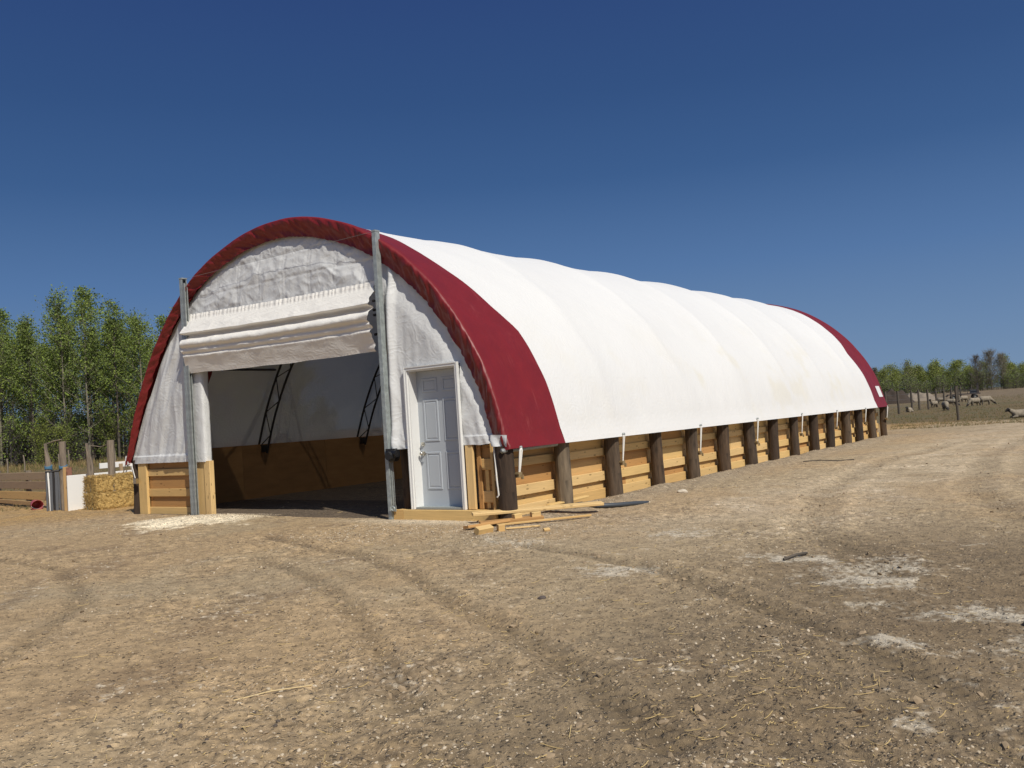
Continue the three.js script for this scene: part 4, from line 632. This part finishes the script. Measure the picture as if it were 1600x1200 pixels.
  for (let k = 0; k < n; k++) { const x = -56 + r() * 38, z = -70.5 - r() * 22, s = .6 + r() * .7; m4.compose(V(x, terrain(x, z) - .05, z), qn.setFromAxisAngle(up, r() * 6.28), V(s, s * (.8 + r() * .5), s)); im.setMatrixAt(k, m4); }
  const nb = 240, bm = new THREE.InstancedMesh(clump(brushKind, .15, .13, .1), M.leaf, nb);
  for (let k = 0; k < nb; k++) { const x = 66 + r() * 40, z = -(193 - (x - 66) * .36) + r() * 12, s = .6 + r() * .6; m4.compose(V(x, terrain(x, z) - .05, z), qn.setFromAxisAngle(up, r() * 6.28), V(s * 1.3, s, s * 1.3)); bm.setMatrixAt(k, m4); }
  bm.name = 'far_brush'; scene.add(bm); tag(bm, 'grey brown brush at the foot of the trees beyond the pasture', 'brush', null, 'stuff');
  im.name = 'undergrowth'; scene.add(im); tag(im, 'dim tangle of twigs and low brush between the trunks of the wood', 'undergrowth', null, 'stuff');
  const nf = 340, a = new THREE.InstancedMesh(clump(lowKinds[0], .2, .18, .14), M.leaf, nf);
  for (let k = 0; k < nf; k++) { const x = 58 + r() * 185, z = -204 - r() * 24 + (x > 112 ? 8 + (x - 112) * .25 : 0), s = (x > 112 ? .66 : .78) + r() * .28; m4.compose(V(x, terrain(x, z) - .1, z), qn.setFromAxisAngle(up, r() * 6.28), V(s * 1.25, s, s * 1.25)); a.setMatrixAt(k, m4); }
  a.name = 'far_woods'; scene.add(a); tag(a, 'far green wood along the horizon right of the barn', 'woods', null, 'stuff');
  // pasture and verge grass
  const bl = []; { const q = rng(5); for (let k = 0; k < 9; k++) { const ang = q() * 6.28, l = .5 + q() * .8, x = (q() - .5) * .6, z = (q() - .5) * .6, w = .05; bl.push(geo([x - Math.cos(ang) * w, 0, z - Math.sin(ang) * w, x + Math.cos(ang) * w, 0, z + Math.sin(ang) * w, x + Math.sin(ang) * .4 * l, l, z - Math.cos(ang) * .4 * l], [0, 1, 2])); } }
  const tuft = mergeGeometries(bl), ng = 22000, gm = new THREE.InstancedMesh(tuft, M.grass, ng), col = new THREE.Color();
  for (let k = 0; k < ng; k++) {
    let x, z, s = .1; const part3 = k % 4;
    if (part3 < 2) { const d = 38 + Math.pow(r(), 1.5) * 95, a2 = .40 + r() * .2; x = Math.sin(a2) * d; z = -Math.cos(a2) * d; s = .03 + r() * .08; } else if (part3 === 2) { x = -56 + r() * 40; z = -60 - r() * 12; s = .15 + r() * .4 * smooth(-62, -69, z); } else { const d = 24 + r() * 42, a2 = -.62 + r() * .3; x = Math.sin(a2) * d; z = -Math.cos(a2) * d; s = .04 + r() * .1; }
    m4.compose(V(x, terrain(x, z) - .01, z), qn.setFromAxisAngle(up, r() * 6.28), V(s, s, s)); gm.setMatrixAt(k, m4); const t = r(), dry = part3 >= 2 ? .75 : .62; r() < dry ? col.setRGB(.2 + .1 * t, .145 + .07 * t, .065 + .03 * t) : col.setRGB(.08 + .05 * t, .09 + .04 * t, .03); gm.setColorAt(k, col);
  }
  gm.name = 'grass'; scene.add(gm); tag(gm, 'short dry and green grass over the pasture and the wood edge', 'grass', null, 'stuff');
}

// ---------------------------------------------------------------- small litter on the yard
{
  const r = rng(909), m4 = new THREE.Matrix4(), q = new THREE.Quaternion(), e = new THREE.Euler(), c = new THREE.Color();
  const pebble = new THREE.IcosahedronGeometry(1, 0); { const p = pebble.attributes.position; for (let i = 0; i < p.count; i++) { const k = 1 + .3 * noise(p.getX(i) * 1.3 + 4, p.getY(i) * 1.3 + p.getZ(i)); p.setXYZ(i, p.getX(i) * k * 1.15, p.getY(i) * k * .7, p.getZ(i) * k); } pebble.computeVertexNormals(); }
  const n = 60000, im = new THREE.InstancedMesh(pebble, M.stone, n);
  for (let k = 0; k < n; k++) {
    let x, z; const mode = r();
    if (mode < .09) { const [a, b] = toWorld(5.0 + r() * 2.4, .2 - r() * r() * 2.6); x = a; z = b; } else if (mode < .15) { const [a, b] = toWorld(-1.8 + r() * 4, -.2 - r() * 2); x = a; z = b; } else if (mode < .22) { const [a, b] = toWorld(-.25 - r() * r() * 1.3, r() * 21); x = a; z = b; }
    else { const d = 3.3 + Math.pow(r(), 1.6) * 17, an = (r() - .5) * 1.25; x = Math.sin(an) * d; z = -Math.cos(an) * d; }
    const [u, w] = toBarn(x, z); let s = .0022 + Math.pow(r(), 9) * .0085 + (mode < .22 ? .0015 : 0); if (mode > .22) s *= lerp(.45, 1.1, smooth(-.35, .3, noise(x * .55 + 9, z * .55) + .5 * noise(x * 2, z * 2))); if (inBarn(u, w)) s *= .5;
    m4.compose(V(x, terrain(x, z) + s * .15, z), q.setFromEuler(e.set(r() * .6, r() * 6.28, r() * .6)), V(s * (1 + r() * .5), s, s)); im.setMatrixAt(k, m4);
    const t = r(), pale = mode < .15 ? .8 : .5; r() < pale ? c.setRGB(.4 + .2 * t, .33 + .17 * t, .23 + .14 * t) : r() < .75 ? c.setRGB(.3 + .12 * t, .22 + .1 * t, .14 + .06 * t) : c.setRGB(.09, .07, .055); im.setColorAt(k, c);
  }
  im.name = 'pebbles'; scene.add(im); tag(im, 'small pale and dark pebbles strewn over the dirt yard', 'pebbles', null, 'stuff');
  const clod = pebble.clone(), nc = 5200, cm = new THREE.InstancedMesh(clod, M.stone, nc);
  for (let k = 0; k < nc; k++) {
    let x, z; if (k < 2400) { const rt = ruts[Math.floor(r() * ruts.length)][0], i = Math.floor(r() * (rt.length - 1)), t = r(), [a, b] = toWorld(lerp(rt[i][0], rt[i + 1][0], t) + (r() + r() - 1) * .45, lerp(rt[i][1], rt[i + 1][1], t) + (r() + r() - 1) * .45); x = a; z = b; } else { const d = 3.4 + Math.pow(r(), 1.3) * 18, an = (r() - .35) * 1.2; x = Math.sin(an) * d; z = -Math.cos(an) * d; if (noise(x * .8 + 3, z * .8) < .02) continue; }
    const s = .004 + Math.pow(r(), 5) * .02; m4.compose(V(x, terrain(x, z), z), q.setFromEuler(e.set(r(), r() * 6.28, r())), V(s * 1.4, s * .8, s)); cm.setMatrixAt(k, m4); const t = r(); c.setRGB(.2 + .14 * t, .15 + .1 * t, .095 + .06 * t); cm.setColorAt(k, c);
  }
  cm.name = 'dirt_clods'; scene.add(cm); tag(cm, 'crumbly dirt clods along the wheel tracks', 'dirt', null, 'stuff');
  const stalk = new THREE.BoxGeometry(1, .0026, .0026, 3, 1, 1); { const p = stalk.attributes.position; for (let i = 0; i < p.count; i++) p.setY(i, p.getY(i) + .02 * (p.getX(i) ** 2)); stalk.computeVertexNormals(); }
  const ns = 3400, sm = new THREE.InstancedMesh(stalk, M.strawBit, ns);
  for (let k = 0; k < ns; k++) {
    const d = 3.3 + Math.pow(r(), 1.4) * 13, an = (r() - .45) * 1.2; let x = Math.sin(an) * d, z = -Math.cos(an) * d; if (k % 9 === 0) { x = 1.2 + (r() + r() - 1) * 1.0; z = -4.2 + (r() + r() - 1) * 1.0; } else if (k % 7 === 1) { const [a, b] = toWorld(10 + r() * 4, -1.6 + r() * 2.2); x = a; z = b; }
    const l = .012 + Math.pow(r(), 3) * .1, th = .5 + r() * .6; m4.compose(V(x, terrain(x, z) + .006, z), q.setFromEuler(e.set(0, r() * 6.28, (r() - .5) * .3)), V(l, th, th)); sm.setMatrixAt(k, m4); const t = r(); r() < .55 ? c.setRGB(.55 + .15 * t, .4 + .12 * t, .17 + .06 * t) : c.setRGB(.13 + .08 * t, .09 + .06 * t, .055 + .03 * t); sm.setColorAt(k, c);
  }
  sm.name = 'straw_litter'; scene.add(sm); tag(sm, 'short bits of straw and twig scattered over the yard', 'straw', null, 'stuff');
  const stick = (label, pts, rad, mat, name, cat) => tag(part(name, capped(pts.map(([x, z, y]) => V(x, terrain(x, z) + y, z)), rad, 7), mat, scene), label, cat);
  stick('dark stick lying on the dirt right of the barn front', [[2.25, -7.72, .012], [2.42, -7.9, .02], [2.56, -8.06, .016]], .012, M.trunkDark, 'stick', 'stick');
  stick('forked twig lying by the dirt bank along the barn', [[6.4, -19.9, .02], [6.75, -19.75, .04], [7.1, -19.65, .02], [7.35, -19.4, .02]], .012, M.trunkDark, 'twig', 'twig');
  stick('long pale straw stalk lying in the foreground dirt', [[-1.62, -4.86, .006], [-1.43, -4.91, .012], [-1.22, -4.99, .008]], .0035, std([.6, .46, .24]), 'straw_stalk', 'straw');
  const rock = (label, x, z, s, mat) => { const g = new THREE.IcosahedronGeometry(s, 3), p = g.attributes.position; for (let i = 0; i < p.count; i++) { const k = 1 + .35 * noise(p.getX(i) / s * .9 + x, p.getY(i) / s * .9 + p.getZ(i) / s * .7 + z) + .1 * noise(p.getX(i) / s * 3, p.getZ(i) / s * 3 + p.getY(i) / s * 2); p.setXYZ(i, p.getX(i) * k * 1.2, p.getY(i) * k * .6, p.getZ(i) * k); } const gg = mergeVertices(g.deleteAttribute('normal').deleteAttribute('uv')); gg.computeVertexNormals(); const m = part('rock', gg, mat, scene); m.position.set(x, terrain(x, z) + s * .2, z); tag(m, label, 'rock'); };
  rock('grey lump of rock at the right edge of the foreground dirt', 2.94, -5.2, .05, std([.2, .16, .11], { roughness: 1 })); rock('small dark stone half sunk in the foreground dirt', .12, -6.9, .03, std([.1, .08, .07], { roughness: 1 })); rock('pale stone by the foot of a log post on the side wall', 2.7, -14.75, .07, std([.55, .48, .38], { roughness: 1 }));
}

renderer.render(scene, camera);
